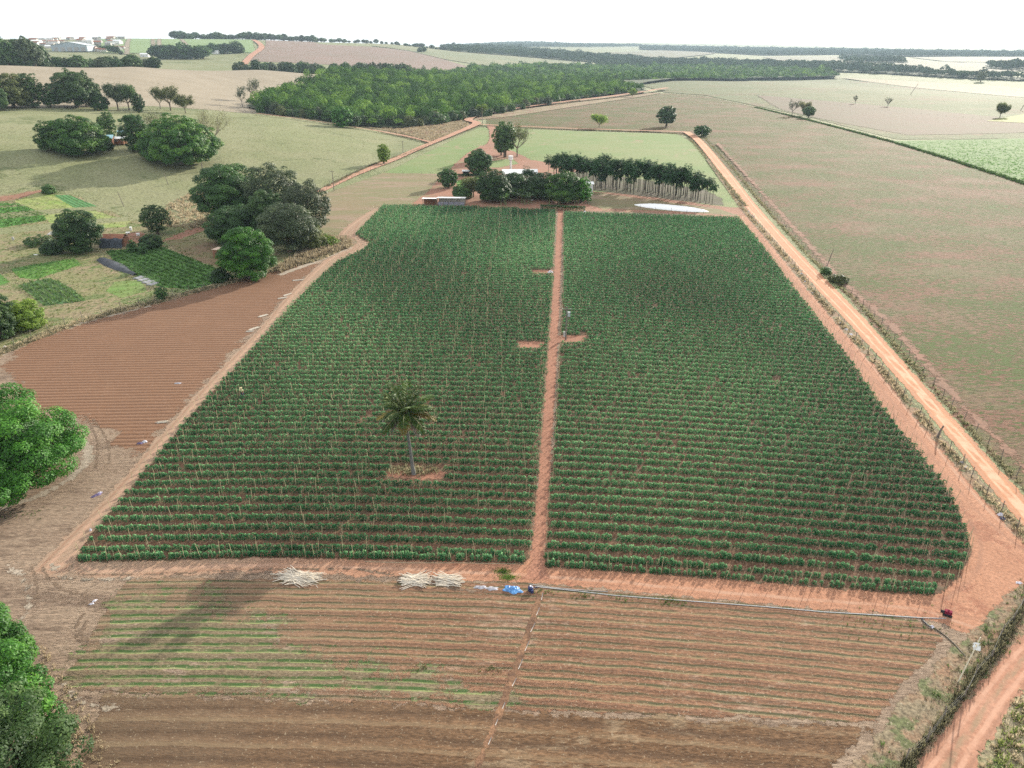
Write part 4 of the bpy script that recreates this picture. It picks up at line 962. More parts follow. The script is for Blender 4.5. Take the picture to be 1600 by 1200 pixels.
FRONT = {'left': poly_xy([(126, 877), (400, 870), (600, 873), (822, 879)]), 'right': poly_xy([(856, 885), (1100, 901), (1300, 917), (1461, 930)])}
rowpos = []
for half, hi_ in (('left', 0), ('right', 1)):
    fl = FRONT[half]; xs = np.arange(fl[0, 0], fl[-1, 0], .46) + rng.normal(0, .06, len(np.arange(fl[0, 0], fl[-1, 0], .46)))
    xs = xs[rng.uniform(size=len(xs)) > .06]
    for x in xs: rowpos.append((x, float(np.interp(x, fl[:, 0], fl[:, 1])) + .15 + rng.normal(0, .03), -99, hi_))
for half, poly in (('left', LP), ('right', RP)):
    x0, y0 = poly.min(0); x1, y1 = poly.max(0)
    kmin = int(math.floor(rowc(x0, y0) - 8)); kmax = int(math.ceil(rowc(x1, y1) + 8))
    for k in range(kmin, kmax):
        xs = np.arange(x0, x1, .43) + rng.uniform(0, .4)
        xs = xs + rng.normal(0, .07, len(xs))
        ys = (k + 0.0) * SPC + sfun(xs) + rng.normal(0, .035, len(xs))
        s = sdist(xs, ys, poly)
        fl = FRONT[half]
        fy = np.interp(xs, fl[:, 0], fl[:, 1])
        ok = (s > .1) & (ys > fy + .85)
        for b in BAREP: ok &= sdist(xs, ys, b) < -.2
        # short gaps where plants failed
        gap = np.zeros(len(xs), bool)
        for _ in range(rng.poisson(.12)):
            q = rng.uniform(x0, x1); gap |= np.abs(xs - q) < rng.uniform(.2, .6)
        ok &= ~gap & (rng.uniform(size=len(xs)) > .01)
        for x, y in zip(xs[ok], ys[ok]): rowpos.append((x, y, k, 0 if half == 'left' else 1))
rowpos = np.array(rowpos)
dd = rowpos[:, 1] * cp + H * sp
order = np.argsort(dd)
rowpos, dd = rowpos[order], dd[order]
NV = 8
print('plants', len(rowpos))
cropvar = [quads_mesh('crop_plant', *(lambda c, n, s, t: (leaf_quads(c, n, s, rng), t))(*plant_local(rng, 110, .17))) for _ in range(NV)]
for m in cropvar: m.materials.append(M_crop)
front = (rowpos[:, 2] <= rowpos[:299, 2].max())
for i in range(300):
    x, y, k, h = rowpos[i]
    o = mesh_obj('crop_plant', cropvar[i % NV], None, None, (x, y, 0))
    sc = rng.uniform(.8, 1.15) * (.8 if i < 120 else 1); o.scale = (sc * rng.uniform(.9, 1.2), sc, sc * rng.uniform(.85, 1.15)); o.rotation_euler = (0, 0, rng.uniform(0, 6.28))
    seg = ('far left end' if x < -28 else 'stretch above the leftmost cane heap' if x < -16 else 'stretch left of the central path') if h == 0 else ('stretch just right of the central path' if x < 14 else 'middle stretch' if x < 27 else 'end near the right corner')
    tag(o, 'bushy green crop plant, %s, %s' % ('foremost edge row' if k == -99 else 'behind the edge row', seg), 'crop plant', 'crop plants of the front rows, ' + seg)
# the rest of the field
Vs, Ts = [], []
big_noise = lambda x, y: .5 + .25 * np.sin(x * .11 + 1.3 * np.sin(y * .05)) + .25 * np.sin(y * .07 + 2 * np.sin(x * .04 + 1))
for lo, hi, nl, lf in ((300, 2600, 66, .2), (2600, 7000, 52, .22), (7000, 14000, 36, .26), (14000, 10 ** 6, 24, .32)):
    q = rowpos[lo:hi]
    if not len(q): continue
    n = len(q); t = rng.uniform(0, 1, (n, nl)) ** .8
    sc = (rng.uniform(.82, 1.2, n) * (.88 + .24 * big_noise(q[:, 0] * 1.7, q[:, 1] * 1.7)))[:, None]
    a = rng.uniform(0, 2 * math.pi, (n, nl)); r = .33 * (1 - .62 * t ** 1.6) * rng.uniform(.3, 1.1, (n, nl)) * sc * 1.3
    c = np.stack([q[:, 0][:, None] + np.cos(a) * r, q[:, 1][:, None] + np.sin(a) * r * .62, .06 + t * .66 * sc], 2).reshape(-1, 3)
    nn = np.stack([np.cos(a) * .7, np.sin(a) * .7, .25 + t * .8], 2).reshape(-1, 3) + rng.normal(0, .35, (n * nl, 3)); nn /= np.linalg.norm(nn, axis=1)[:, None]
    bn = big_noise(q[:, 0], q[:, 1])[:, None]
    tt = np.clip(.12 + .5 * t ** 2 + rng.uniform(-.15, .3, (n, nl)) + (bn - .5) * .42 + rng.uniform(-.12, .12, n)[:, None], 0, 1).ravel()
    Vs.append(leaf_quads(c, nn, lf * rng.uniform(.7, 1.3, n * nl), rng)); Ts.append(tt)
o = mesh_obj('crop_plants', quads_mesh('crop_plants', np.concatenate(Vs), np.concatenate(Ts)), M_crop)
tag(o, 'thousands of staked crop plants in straight rows behind the front rows', 'crop', kind='stuff')

# stakes: tall bamboo canes and thin strings along every row
ST = []
for half, poly in ((0, LP), (1, RP)):
    x0, y0 = poly.min(0); x1, y1 = poly.max(0)
    lines = np.arange(x0 - 10, x1 + 10, 3.1 if half == 0 else 5.2)
    for k in range(int(rowc(x0, y0) - 8), int(rowc(x1, y1) + 8)):
        drift = np.sin(k * .07 + lines * .3) * .8 + rng.normal(0, .2, len(lines))
        xs = lines + drift; ys = k * SPC + sfun(xs) - rng.uniform(.05, .25, len(xs))
        ok = (sdist(xs, ys, poly) > .1) & (rng.uniform(size=len(xs)) < (.72 if half == 0 else .5))
        for b in BAREP[1:]: ok &= sdist(xs, ys, b) < .1
        for x, y in zip(xs[ok], ys[ok]): ST.append((x, y, rng.uniform(1.25, 2.0) * (1 if half == 0 else .85), half, .026 if rng.uniform() < .5 else .02))
for hi_, half in enumerate(('left', 'right')):
    fl = FRONT[half]
    for x in np.arange(fl[0, 0], fl[-1, 0], 1.9):
        x += rng.normal(0, .3); ST.append((x, float(np.interp(x, fl[:, 0], fl[:, 1])) + .02, rng.uniform(1.2, 2.0), hi_, .026))
# row-end stakes on the field edges and along the path
for poly, half in ((LP, 0), (RP, 1)):
    for k in range(int(rowc(*poly.min(0)) - 8), int(rowc(*poly.max(0)) + 8)):
        xs = np.arange(poly[:, 0].min(), poly[:, 0].max(), .15); ys = k * SPC + sfun(xs); ins = sdist(xs, ys, poly) > 0
        if ins.any():
            ii = np.where(ins)[0]
            for j in (ii[0], ii[-1]): ST.append((xs[j], ys[j] - .05, rng.uniform(1.2, 1.9), half, .028))
ST = np.array(ST)
ST = ST[np.argsort(ST[:, 1])]
print('stakes', len(ST))
stake_me = MB().tube([(0, 0, -.1), (.01, 0, .5), (0, 0, 1)], [.028, .027, .022], 6).mesh('stake'); stake_me.materials.append(M_stake)
for i in range(300):
    x, y, h, half, r = ST[i]
    o = mesh_obj('stake', stake_me, None, None, (x, y, 0)); o.scale = (1, 1, h)
    o.rotation_euler = (rng.normal(0, .05), rng.normal(0, .07), rng.uniform(0, 6.28) * 0)
    seg = ('far left end' if x < -28 else 'stretch above the leftmost cane heap' if x < -16 else 'stretch left of the central path') if half == 0 else ('stretch just right of the central path' if x < 14 else 'middle stretch' if x < 27 else 'end near the right corner')
    tag(o, 'pale bamboo stake %s, %s' % ('at the very front edge' if y < float(np.interp(x, np.r_[FRONT['left'][:, 0], FRONT['right'][:, 0]], np.r_[FRONT['left'][:, 1], FRONT['right'][:, 1]])) + .6 else 'one or more rows back', seg), 'stake', 'bamboo stakes of the front rows, ' + seg)
def thin_prisms(P0, P1, rad):
    """three-sided rods"""
    d = P1 - P0; d /= np.linalg.norm(d, axis=1)[:, None]
    u = np.cross(d, np.array([0.31, .95, .05])); u /= np.linalg.norm(u, axis=1)[:, None]; v = np.cross(d, u)
    V = []
    for Q in (P0, P1):
        for k in range(3):
            a = 2 * math.pi * k / 3; V.append(Q + (u * math.cos(a) + v * math.sin(a)) * rad[:, None])
    V = np.stack(V, 1); n = len(P0); base = np.arange(n)[:, None, None] * 6
    F_ = np.array([[0, 1, 4, 3], [1, 2, 5, 4], [2, 0, 3, 5]])[None] + base
    return V.reshape(-1, 3), F_.reshape(-1, 4)
q = ST[300:]; n = len(q)
P0 = np.stack([q[:, 0], q[:, 1], np.full(n, -.05)], 1); P1 = P0 + np.stack([rng.normal(0, .08, n), rng.normal(0, .05, n), q[:, 2]], 1)
V, F_ = thin_prisms(P0, P1, q[:, 4])
o = mesh_obj('bamboo_stakes', np_mesh('bamboo_stakes', V, F_), M_stake); tag(o, 'pale bamboo stakes scattered over the whole staked field', 'stakes', kind='stuff')
sel = rowpos[rng.uniform(size=len(rowpos)) < .42]; n = len(sel)
P0 = np.stack([sel[:, 0], sel[:, 1] - .28, np.full(n, .02)], 1); P1 = P0 + np.stack([rng.normal(0, .05, n), rng.uniform(.0, .1, n), rng.uniform(.8, 1.25, n)], 1)
V, F_ = thin_prisms(P0, P1, np.where(sel[:, 1] < 90, .011, .009))
o = mesh_obj('support_canes', np_mesh('support_canes', V, F_), M_twine); tag(o, 'thin pale support canes tied beside the crop plants', 'canes', kind='stuff')

# ================================================================== PALMS
def frond(ld, rg, ang, elev, L, droop, nleaf, lw, ll, V, Tn, tint, base):
    """rachis and drooping leaflets appended as quads"""
    pts = []
    p = np.array(base, float); d = np.array([math.cos(ang) * math.cos(elev), math.sin(ang) * math.cos(elev), math.sin(elev)])
    n = 9; side = np.array([-math.sin(ang), math.cos(ang), 0])
    for i in range(n + 1):
        pts.append(p.copy()); p = p + d * L / n; d = d + np.array([0, 0, -droop / n * (1 + i * .15)]); d /= np.linalg.norm(d)
    pts = np.array(pts)
    for k in range(nleaf):
        s = .12 + .86 * k / nleaf; j = min(int(s * n), n - 1); u = s * n - j
        q = pts[j] * (1 - u) + pts[j + 1] * u; tg = pts[j + 1] - pts[j]; tg /= np.linalg.norm(tg)
        length = ll * math.sin(math.pi * (.12 + .8 * s)) * rg.uniform(.8, 1.15)
        for sg in (-1, 1):
            dr = side * sg * .75 + tg * .55 + np.array([0, 0, -rg.uniform(.15, .75) * (ld or 1)]) + rg.normal(0, .12 * (ld or 1), 3); dr /= np.linalg.norm(dr)
            w_ = np.cross(dr, np.array([0, 0, 1.]) + rg.normal(0, .3, 3)); w_ /= np.linalg.norm(w_) + 1e-9
            V += [q, q + dr * length * .45 + w_ * lw, q + dr * length, q + dr * length * .45 - w_ * lw]
            Tn.append(np.clip(tint + rg.uniform(-.2, .2), 0, 1))
    return pts

bp = P(645, 741)
palm = empty('palm_tree', bp, 'tall single palm with ragged green and brown fronds, inside the crop field', 'palm')
hp = h_px(bp, 645)
mb = MB(); lx = -.35
tr_pts = [(.15, 0, -.1), (.0, 0, hp * .15), (-.1, 0, hp * .4), (-.3, .05, hp * .7), (-.42, 0, hp * .97)]
mb.tube(tr_pts, [.30, .21, .18, .17, .20], 9)
mb.build('trunk', plain_mat('palm_trunk', (.15, .145, .135), .85, .15, .3, 5, bump=.8), palm, smooth=True)
M_fr = {'g': leaf_mat('palm_frond_green', (.018, .045, .010), (.055, .105, .018), (.24, .28, .05), .25),
        'o': leaf_mat('palm_frond_orange', (.13, .11, .03), (.25, .20, .05), (.42, .33, .10), .35),
        'd': leaf_mat('palm_frond_dead', (.15, .125, .105), (.26, .22, .18), (.38, .33, .27), .2)}
M_rach = plain_mat('frond_rachis', (.17, .18, .07), .7)
rg = np.random.default_rng(11)
top = (-.42, 0, hp)
fr = []
for i in range(15): fr.append((i * 2.4, rg.uniform(.35, 1.4), rg.uniform(3.4, 4.3), rg.uniform(.45, .85), 'g'))
for i in range(9): fr.append((i * .75 + .3, rg.uniform(.1, .5), rg.uniform(3.3, 4.0), rg.uniform(.6, 1.0), 'o' if i % 2 == 0 else 'g'))
for i in range(7): fr.append((i * .93, rg.uniform(-.5, -.05), rg.uniform(2.2, 3.6), rg.uniform(.7, 1.2), 'd'))
for (a, e, L, dr, kd) in fr:
    V, Tn = [], []
    pts = frond(.45, rg, a, e, L, dr, 50 if kd != 'd' else 26, .085, 1.0 if kd != 'd' else .85, V, Tn, .5, top)
    f = mesh_obj('frond', quads_mesh('frond', np.array(V), np.array(Tn)), M_fr[kd], palm)
    if kd == 'd': f['label'] = 'dead grey hanging frond'
    if kd == 'o': f['label'] = 'orange-brown drying frond'
    MB().tube([tuple(q) for q in pts], [.05, .045, .04, .035, .03, .026, .022, .018, .014, .01], 4).build('rachis', M_rach, f)

# rows of slender palms beyond the farmhouse
M_ptrunk = plain_mat('slender_trunk', (.10, .088, .072), .85, .15, .3, 5, bump=.5)
pv = []
for i in range(5):
    rg = np.random.default_rng(40 + i); V, Tn = [], []
    for k in range(24): frond(None, rg, k * 2.4 + rg.uniform(-.2, .2), rg.uniform(-.6, 1.35), rg.uniform(1.6, 2.5), rg.uniform(.9, 1.6), 11, .10, .95, V, Tn, rg.uniform(.2, .7), (0, 0, 0))
    m = quads_mesh('crown', np.array(V), np.array(Tn)); m.materials.append(LM['palm']); pv.append(m)
ptr = MB().tube([(0, 0, -.1), (.03, 0, .4), (-.02, .02, .8), (0, 0, 1.02)], [.12, .085, .08, .09], 6).mesh('trunk', True); ptr.materials.append(M_ptrunk)
A, B = P(880, 289), P(1124, 321)
dirx, diry = B[0] - A[0], B[1] - A[1]; LL = math.hypot(dirx, diry); ux, uy = dirx / LL, diry / LL
npalm = 0
for row in range(6):
    nrow = 30
    for i in range(nrow):
        s = (i + rng.uniform(-.25, .25)) / nrow * LL
        if row == 4 and i < 1: continue
        if rng.uniform() < .06: continue
        x = A[0] + ux * s - row * .9 + rng.normal(0, .3); y = A[1] + uy * s + row * 3.3 + rng.normal(0, .3)
        h = (7.9 if row else 7.2) * rng.uniform(.72, 1.2) * (1.0 if i < 27 else .9)
        root = empty('slender_palm', (x, y, 0), 'slender dark palm in the ' + ['front', 'second', 'third', 'fourth', 'fifth', 'back', 'back', 'back'][row] + ' row of the palm grove, ' + ['end nearest the farmhouse', 'middle stretch', 'end nearest the road'][min(2, i * 3 // nrow)], 'palm', 'slender palms of the grove, row ' + str(row + 1), rng.uniform(0, 6.28))
        t = mesh_obj('trunk', ptr, None, root); t.scale = (1, 1, h)
        c = mesh_obj('crown', pv[int(rng.integers(5))], None, root, (0, 0, h)); sc = rng.uniform(.75, 1.2); c.scale = (sc, sc, sc * rng.uniform(.95, 1.3)); c.rotation_euler = (rng.normal(0, .08), rng.normal(0, .08), 0)
        npalm += 1
# small palms among the farm trees
for (x, y, yt, lab) in ((822, 286, 262, 'small palm rising behind the farmhouse roof, left of a pair'), (828, 284, 264, 'small palm rising behind the farmhouse roof, right of a pair'), (5, 520, 455, 'thin palm at the left photo edge among the bushes')):
    b = P(x, y); root = empty('slender_palm', b, lab, 'palm'); h = h_px(b, yt)
    t = mesh_obj('trunk', ptr, None, root); t.scale = (1, 1, h * .8); c = mesh_obj('crown', pv[1], None, root, (0, 0, h * .8)); c.scale = (1.1, 1.1, 1.1)

# banana plants below the farmhouse trees
M_ban = leaf_mat('banana_leaves', (.03, .07, .02), (.06, .12, .035), (.13, .20, .07), .35, .45, .4)
M_bst = plain_mat('banana_stem', (.14, .16, .07), .7)
bv = []
for i in range(4):
    rg = np.random.default_rng(70 + i); V, Tn = [], []
    for k in range(9):
        a = k * 2.4; e = rg.uniform(.6, 1.35); p = np.array([0, 0, 1.5]); d = np.array([math.cos(a) * math.cos(e), math.sin(a) * math.cos(e), math.sin(e)]); sd = np.array([-math.sin(a), math.cos(a), 0]); L = rg.uniform(1.5, 2.3)
        prev = p; wprev = .08
        for j in range(6):
            q = prev + d * L / 6; wq = .30 * math.sin(math.pi * (j + 1.2) / 7); V += [prev - sd * wprev, prev + sd * wprev, q + sd * wq + np.array([0, 0, .05]), q - sd * wq]; Tn.append(rg.uniform(.2, .9)); prev = q; wprev = wq; d = d + np.array([0, 0, -.22]); d /= np.linalg.norm(d)
    m = quads_mesh('leaves', np.array(V), np.array(Tn)); m.materials.append(M_ban); bv.append(m)
bst = MB().tube([(0, 0, -.05), (0, 0, 1.6)], [.16, .09], 7).mesh('stem', True); bst.materials.append(M_bst)
for k in range(30):
    x = rng.uniform(778, 832) if k < 18 else rng.uniform(848, 914); y = rng.uniform(312, 321)
    b = P(round(x, 1), round(y, 1)); root = empty('banana_plant', b, 'banana plant with arching leaves under the dark trees, ' + ('left clump near the farmhouse' if k < 18 else 'right clump above the hedge'), 'banana plant', 'banana plants, ' + ('left clump' if k < 18 else 'right clump'), rng.uniform(0, 6.28))
    s = rng.uniform(.9, 1.4); root.scale = (s, s, s)
    mesh_obj('stem', bst, None, root); mesh_obj('leaves', bv[k % 4], None, root)

# ================================================================== GRASS, TUSSOCKS, VERGES
def tufts(name, label, cat, pts, h, w, blades, mat, bias=0.0, lean=.5):
    n = len(pts); q = np.array(pts, float); z = Z(q[:, 0], q[:, 1])
    hh = h * rng.uniform(.5, 1.35, n)
    a = rng.uniform(0, 6.28, (n, blades)); r = w * .5 * rng.uniform(0, 1, (n, blades))
    bx = q[:, 0][:, None] + np.cos(a) * r; by = q[:, 1][:, None] + np.sin(a) * r
    l = rng.uniform(.2, 1, (n, blades)) * lean; hb = hh[:, None] * rng.uniform(.5, 1.1, (n, blades))
    tx = bx + np.cos(a) * l * hb; ty = by + np.sin(a) * l * hb
    wd = w * .085 * rng.uniform(.6, 1.4, (n, blades)); px = -np.sin(a) * wd; py = np.cos(a) * wd
    zz = z[:, None] + np.zeros((n, blades))
    V = np.stack([np.stack([bx - px, by - py, zz], 2), np.stack([bx + px, by + py, zz], 2), np.stack([tx + px * .5, ty + py * .5, zz + hb], 2), np.stack([tx - px * .5, ty - py * .5, zz + hb * .96], 2)], 2).reshape(-1, 3)
    t = np.clip(rng.uniform(0, .7, n)[:, None] + rng.uniform(0, .4, (n, blades)) + bias, 0, 1).ravel()
    o = mesh_obj(name, quads_mesh(name, V, t), mat); tag(o, label, cat, kind='stuff'); return o
def scatter(poly, n, holes=()):
    pts = poly_xy(poly) ; x0, y0 = pts.min(0); x1, y1 = pts.max(0); out = []
    while len(out) < n:
        X = rng.uniform(x0, x1, n * 2); Y = rng.uniform(y0, y1, n * 2); k = sdist(X, Y, pts) > 0
        for h in holes: k &= sdist(X, Y, h) < 0
        out += list(zip(X[k], Y[k]))
    return out[:n]
def along(px_pts, n, halfw, gap=0.0):
    _, cc = ribbon_poly(px_pts, 1.0); seg = np.linalg.norm(np.diff(cc, axis=0), axis=1); cs = np.concatenate([[0], np.cumsum(seg)])
    s = rng.uniform(0, cs[-1], n); x = np.interp(s, cs, cc[:, 0]); y = np.interp(s, cs, cc[:, 1])
    j = np.clip(np.searchsorted(cs, s) - 1, 0, len(seg) - 1); tx, ty = (cc[j + 1] - cc[j]).T / seg[j]
    o = rng.uniform(-1, 1, n) * halfw + rng.normal(0, halfw * .2, n)
    k = np.sin(s * .5 + 2 * np.sin(s * .17)) + rng.uniform(-1, 1, n) > gap * 2 - 1
    return list(zip((x - ty * o)[k], (y + tx * o)[k]))
M_straw = LM['straw']
M_weed = leaf_mat('weed_leaves', (.03, .06, .02), (.07, .13, .03), (.14, .22, .06), .25)
M_dgrass = leaf_mat('dark_grass', (.09, .085, .055), (.16, .15, .085), (.27, .25, .15), .45)
M_olg = leaf_mat('low_grass', (.10, .13, .035), (.15, .19, .05), (.21, .25, .08), .45)
M_veg0 = leaf_mat('short_green_grass', (.07, .14, .03), (.12, .23, .045), (.2, .33, .07), .35)
M_tuss = leaf_mat('tussock_blades', (.11, .105, .05), (.17, .16, .08), (.26, .24, .13), .3)
garden_hole = poly_xy([(-250, 330), (0, 305), (60, 296), (120, 305), (200, 340), (260, 350), (330, 350), (350, 345), (400, 372), (440, 400), (545, 384), (340, 446), (0, 548), (-250, 640)])
PAST = [(-100, 330), (0, 300), (60, 290), (130, 305), (210, 340), (330, 345), (380, 330), (498, 296), (600, 254), (668, 228), (560, 204), (400, 182), (200, 195), (-60, 200)]
tufts('pasture_tussocks', 'small dull tussocks dotted over the left pasture', 'grass', scatter(PAST, 9000, [garden_hole]), .14, .5, 7, M_tuss, .1, 1.2)
tufts('tall_tussocks', 'straw tussocks beside the thicket', 'grass', scatter([(262, 320), (330, 285), (330, 345), (300, 360), (250, 352)], 500), .7, 1.1, 12, M_straw)
tufts('tall_tussocks', 'dry grass mound at the right foot of the thicket', 'grass', scatter([(430, 420), (470, 395), (520, 372), (548, 378), (545, 388), (500, 402), (440, 426)], 700), .9, 1.1, 12, M_straw, -.1)
tufts('scrub_grass', 'dry scrub in front of the forest', 'grass', scatter([(590, 200), (700, 193), (740, 186), (728, 200), (672, 222), (620, 210)], 1200), .9, 1.6, 9, M_straw, -.15)
VR = [(1105, 250), (1155, 318), (1184, 352), (1236, 412), (1292, 480), (1364, 562), (1447, 662), (1553, 785), (1610, 850)]
tufts('verge_grass', 'dry grey grass strip between the orange track and the main dirt road', 'grass', along(VR, 3600, .6, .3), .28, .45, 8, M_straw, -.1)
tufts('verge_weeds', 'dark weeds scattered along the strip beside the main road', 'grass', along(VR, 900, .4, .5), .4, .5, 9, M_dgrass)
FR = [(1098, 213), (1145, 263), (1192, 320), (1262, 398), (1345, 478), (1415, 558), (1502, 655), (1608, 772)]
tufts('verge_grass', 'low brown and green grass along the far side of the main road', 'grass', along(FR, 3000, .4, .2), .3, .45, 8, M_dgrass, .2)
tufts('verge_weeds', 'green weeds along the fence right of the main road', 'grass', along(FR, 350, .9, .7), .35, .6, 9, M_weed)
T('shrub', 'sprawling bright and dark shrub beside the leaning pole right of the main road', 'shrub', 1310, 441, 429, 30, 'olive', 'bush')
T('shrub', 'dark green shrub beside the sprawling bright one right of the main road', 'shrub', 1290, 428, 417, 14, 'green', 'bush')
BV = [(1625, 915), (1560, 990), (1510, 1055), (1460, 1115), (1400, 1190), (1350, 1290)]
DV = [(1640, 905), (1600, 948), (1554, 1020), (1520, 1062), (1470, 1130), (1422, 1190), (1380, 1250)]
tufts('verge_grass', 'tall dry grass on the bank beside the lower right road', 'grass', along(BV, 1000, 1.1, .5), .16, .3, 9, M_dgrass, .1)
tufts('verge_weeds', 'dark scrubby weeds on the bank beside the lower right road', 'grass', along(DV, 620, .2, .15), .5, .45, 14, M_dgrass, -.1)
tufts('verge_weeds', 'green weeds on the bank beside the lower right road', 'grass', along(BV, 200, 1.2, .6), .25, .4, 12, M_weed, .1)
tufts('verge_weeds', 'green scrub in the lower right corner beyond the road', 'grass', scatter([(1660, 1030), (1595, 1090), (1552, 1160), (1520, 1290), (1800, 1290), (1800, 1000)], 650), .28, .5, 12, M_olg, -.1)
tufts('verge_grass', 'dry grass in the lower right corner beyond the road', 'grass', scatter([(1640, 1035), (1585, 1090), (1540, 1160), (1510, 1290), (1800, 1290), (1800, 1000)], 500), .3, .6, 12, M_straw)
LV = [(-80, 590), (0, 552), (120, 505), (240, 473), (340, 447), (430, 422), (500, 404), (545, 382)]
tufts('verge_grass', 'greyish grass strip along the top edge of the ploughed field', 'grass', along(LV, 2600, .8, .2), .38, .55, 9, M_dgrass, .3)
tufts('verge_grass', 'dry straw along the top edge of the ploughed field', 'grass', along(LV, 1500, 1.0), .4, .5, 9, M_straw)
tufts('verge_grass', 'dry undergrowth around the huge tree at the left edge', 'grass', scatter([(122, 695), (95, 725), (35, 762), (-60, 795), (-160, 780), (-160, 640), (0, 640), (85, 675)], 1500), .25, .5, 9, M_dgrass, .2)
tufts('verge_grass', 'dry grass clumps beside the bottom left trees', 'grass', scatter([(60, 1000), (100, 1060), (130, 1100), (190, 1200), (120, 1260), (60, 1200)], 260), .16, .4, 9, M_straw, -.1)
tufts('garden_weeds', 'mixed weeds over the vegetable farm', 'grass', scatter([(0, 310), (110, 306), (260, 352), (330, 350), (350, 430), (240, 470), (0, 545)], 3000), .2, .5, 8, M_olg, .0)
tufts('field_boundary_weeds', 'dark green weeds along the boundary of the bright green crop', 'grass', along([(1180, 168), (1250, 185), (1310, 200), (1370, 216), (1400, 224), (1500, 255), (1620, 294)], 2600, 1.0), .8, 1.3, 10, M_weed, -.2)
tufts('field_boundary_weeds', 'weeds along the far side of the paddock', 'grass', along([(745, 197), (850, 199), (960, 204), (1062, 210), (1080, 220), (1130, 280), (1165, 322)], 2200, .6), .5, .8, 9, M_dgrass, .1)
tufts('field_boundary_weeds', 'weeds along the pasture side of the red road', 'grass', along([(510, 292), (600, 252), (668, 226), (620, 208), (560, 198), (480, 186), (400, 177)], 2200, .7), .6, .9, 9, M_dgrass, .1)
def fieldweeds(poly, n, h=.3, w=.8, lab='low green weeds in the right fallow field', nm='field_weeds', b=0, mat=None):
    tufts(nm, lab, 'grass', scatter(poly, n), h, w, 7, mat or M_tuss, b, 1.3)
for (x, y, nn_, rr_) in ((610 / 2 + 545, 924, 26, .35), (915, 929, 40, .45), (972, 936, 26, .4), (1045, 939, 40, .4), (1053, 943, 30, .4), (1390, 978, 40, 1.6), (1440, 985, 24, 1.0), (660, 1045, 20, .3), (1360, 975, 26, 1.5), (765, 1048, 20, .3), (40, 803, 40, .8)):
    b = P(x, y); tufts('weed_patch', 'small patch of green weeds on the harvested ground', 'grass', [(b[0] + rng.normal(0, rr_ * 1.6), b[1] + rng.normal(0, rr_ * .7)) for _ in range(nn_)], .13, .22, 9, M_weed, .3)
for (x, y, lab) in ((785, 893, 'small bright green grass patch at the lower end of the path'), (794, 902, 'pale green grass patch just below the bright one near the path end')):
    b = P(x, y); tufts('grass_patch', lab, 'grass', [(b[0] + rng.normal(0, .38), b[1] + rng.normal(0, .22)) for _ in range(420)], .07, .16, 9, M_veg0, .1)
b = P(645, 738); tufts('weed_patch', 'grass and litter at the foot of the tall palm', 'grass', [(b[0] + rng.normal(0, 1.5), b[1] + rng.normal(.3, .5)) for _ in range(160)], .35, .5, 9, M_dgrass, .2)
VG = np.random.default_rng(123).uniform(size=(64, 64))
def vnoise(x, y):
    i, j = math.floor(x), math.floor(y); u, v = x - i, y - j; u = u * u * (3 - 2 * u); v = v * v * (3 - 2 * v)
    g = lambda a, b: VG[a % 64, b % 64]
    return (g(i, j) * (1 - u) + g(i + 1, j) * u) * (1 - v) + (g(i, j + 1) * (1 - u) + g(i + 1, j + 1) * u) * v
def gated(poly, n, sc=.05, th=.5):
    out = []
    for q in scatter(poly, n * 2):
        v = .5 * vnoise(q[0] * sc, q[1] * sc * 2) + .3 * vnoise(q[0] * sc * 3 + 7, q[1] * sc * 6) + .2 * rng.uniform()
        if v > th: out.append(q)
    return out
# leafy rows in the vegetable beds and the bright field
def bedrows(poly, pa, pb, spacing, step, h, w, mat, label, bias=0, blades=9):
    f = lin_rows(pa, pb, spacing); pts = poly_xy(poly); x0, y0 = pts.min(0) - 1; x1, y1 = pts.max(0) + 1
    X, Y = rng.uniform(x0, x1, int((x1 - x0) * (y1 - y0) / step)), None; Y = rng.uniform(y0, y1, len(X))
    fr = np.abs((f(X, Y) % 1) - .5); k = (fr > .25) & (sdist(X, Y, pts) > 0)
    tufts('vegetable_rows', label, 'crop', list(zip(X[k], Y[k])), h, w, blades, mat, bias, .9)
M_veg = leaf_mat('vegetable_leaves', (.05, .12, .025), (.09, .21, .035), (.16, .32, .06), .3)
bedrows([(-200, 332), (-60, 318), (0, 318), (32, 318), (76, 336), (70, 345), (0, 356), (-200, 375)], (0, 325), (60, 345), 1.6, .25, .4, .5, M_veg, 'bright leafy vegetable rows at the left photo edge')
bedrows([(165, 392), (255, 386), (300, 404), (348, 425), (345, 440), (300, 452), (250, 449), (190, 420)], (170, 396), (300, 450), 1.5, .15, .4, .45, M_veg, 'green vegetable rows below the netted hut', -.2)
bedrows([(16, 420), (75, 410), (118, 404), (126, 414), (55, 437), (30, 434)], (16, 420), (118, 404), 1.4, .25, .3, .4, M_veg, 'short vegetable beds left of the black shade net', -.1)
bedrows([(28, 446), (76, 434), (112, 450), (134, 470), (70, 478), (55, 466)], (28, 446), (70, 478), 1.3, .2, .5, .6, LM['green'], 'bushy dark vegetable plot at the lower left of the garden', .2)
bedrows([(1396, 222), (1600, 218), (1800, 216), (1800, 350), (1620, 292), (1500, 252)], (1440, 232), (1600, 242), 2.2, .9, .4, .9, M_veg, 'bright green low crop rows of the far right field', 0)

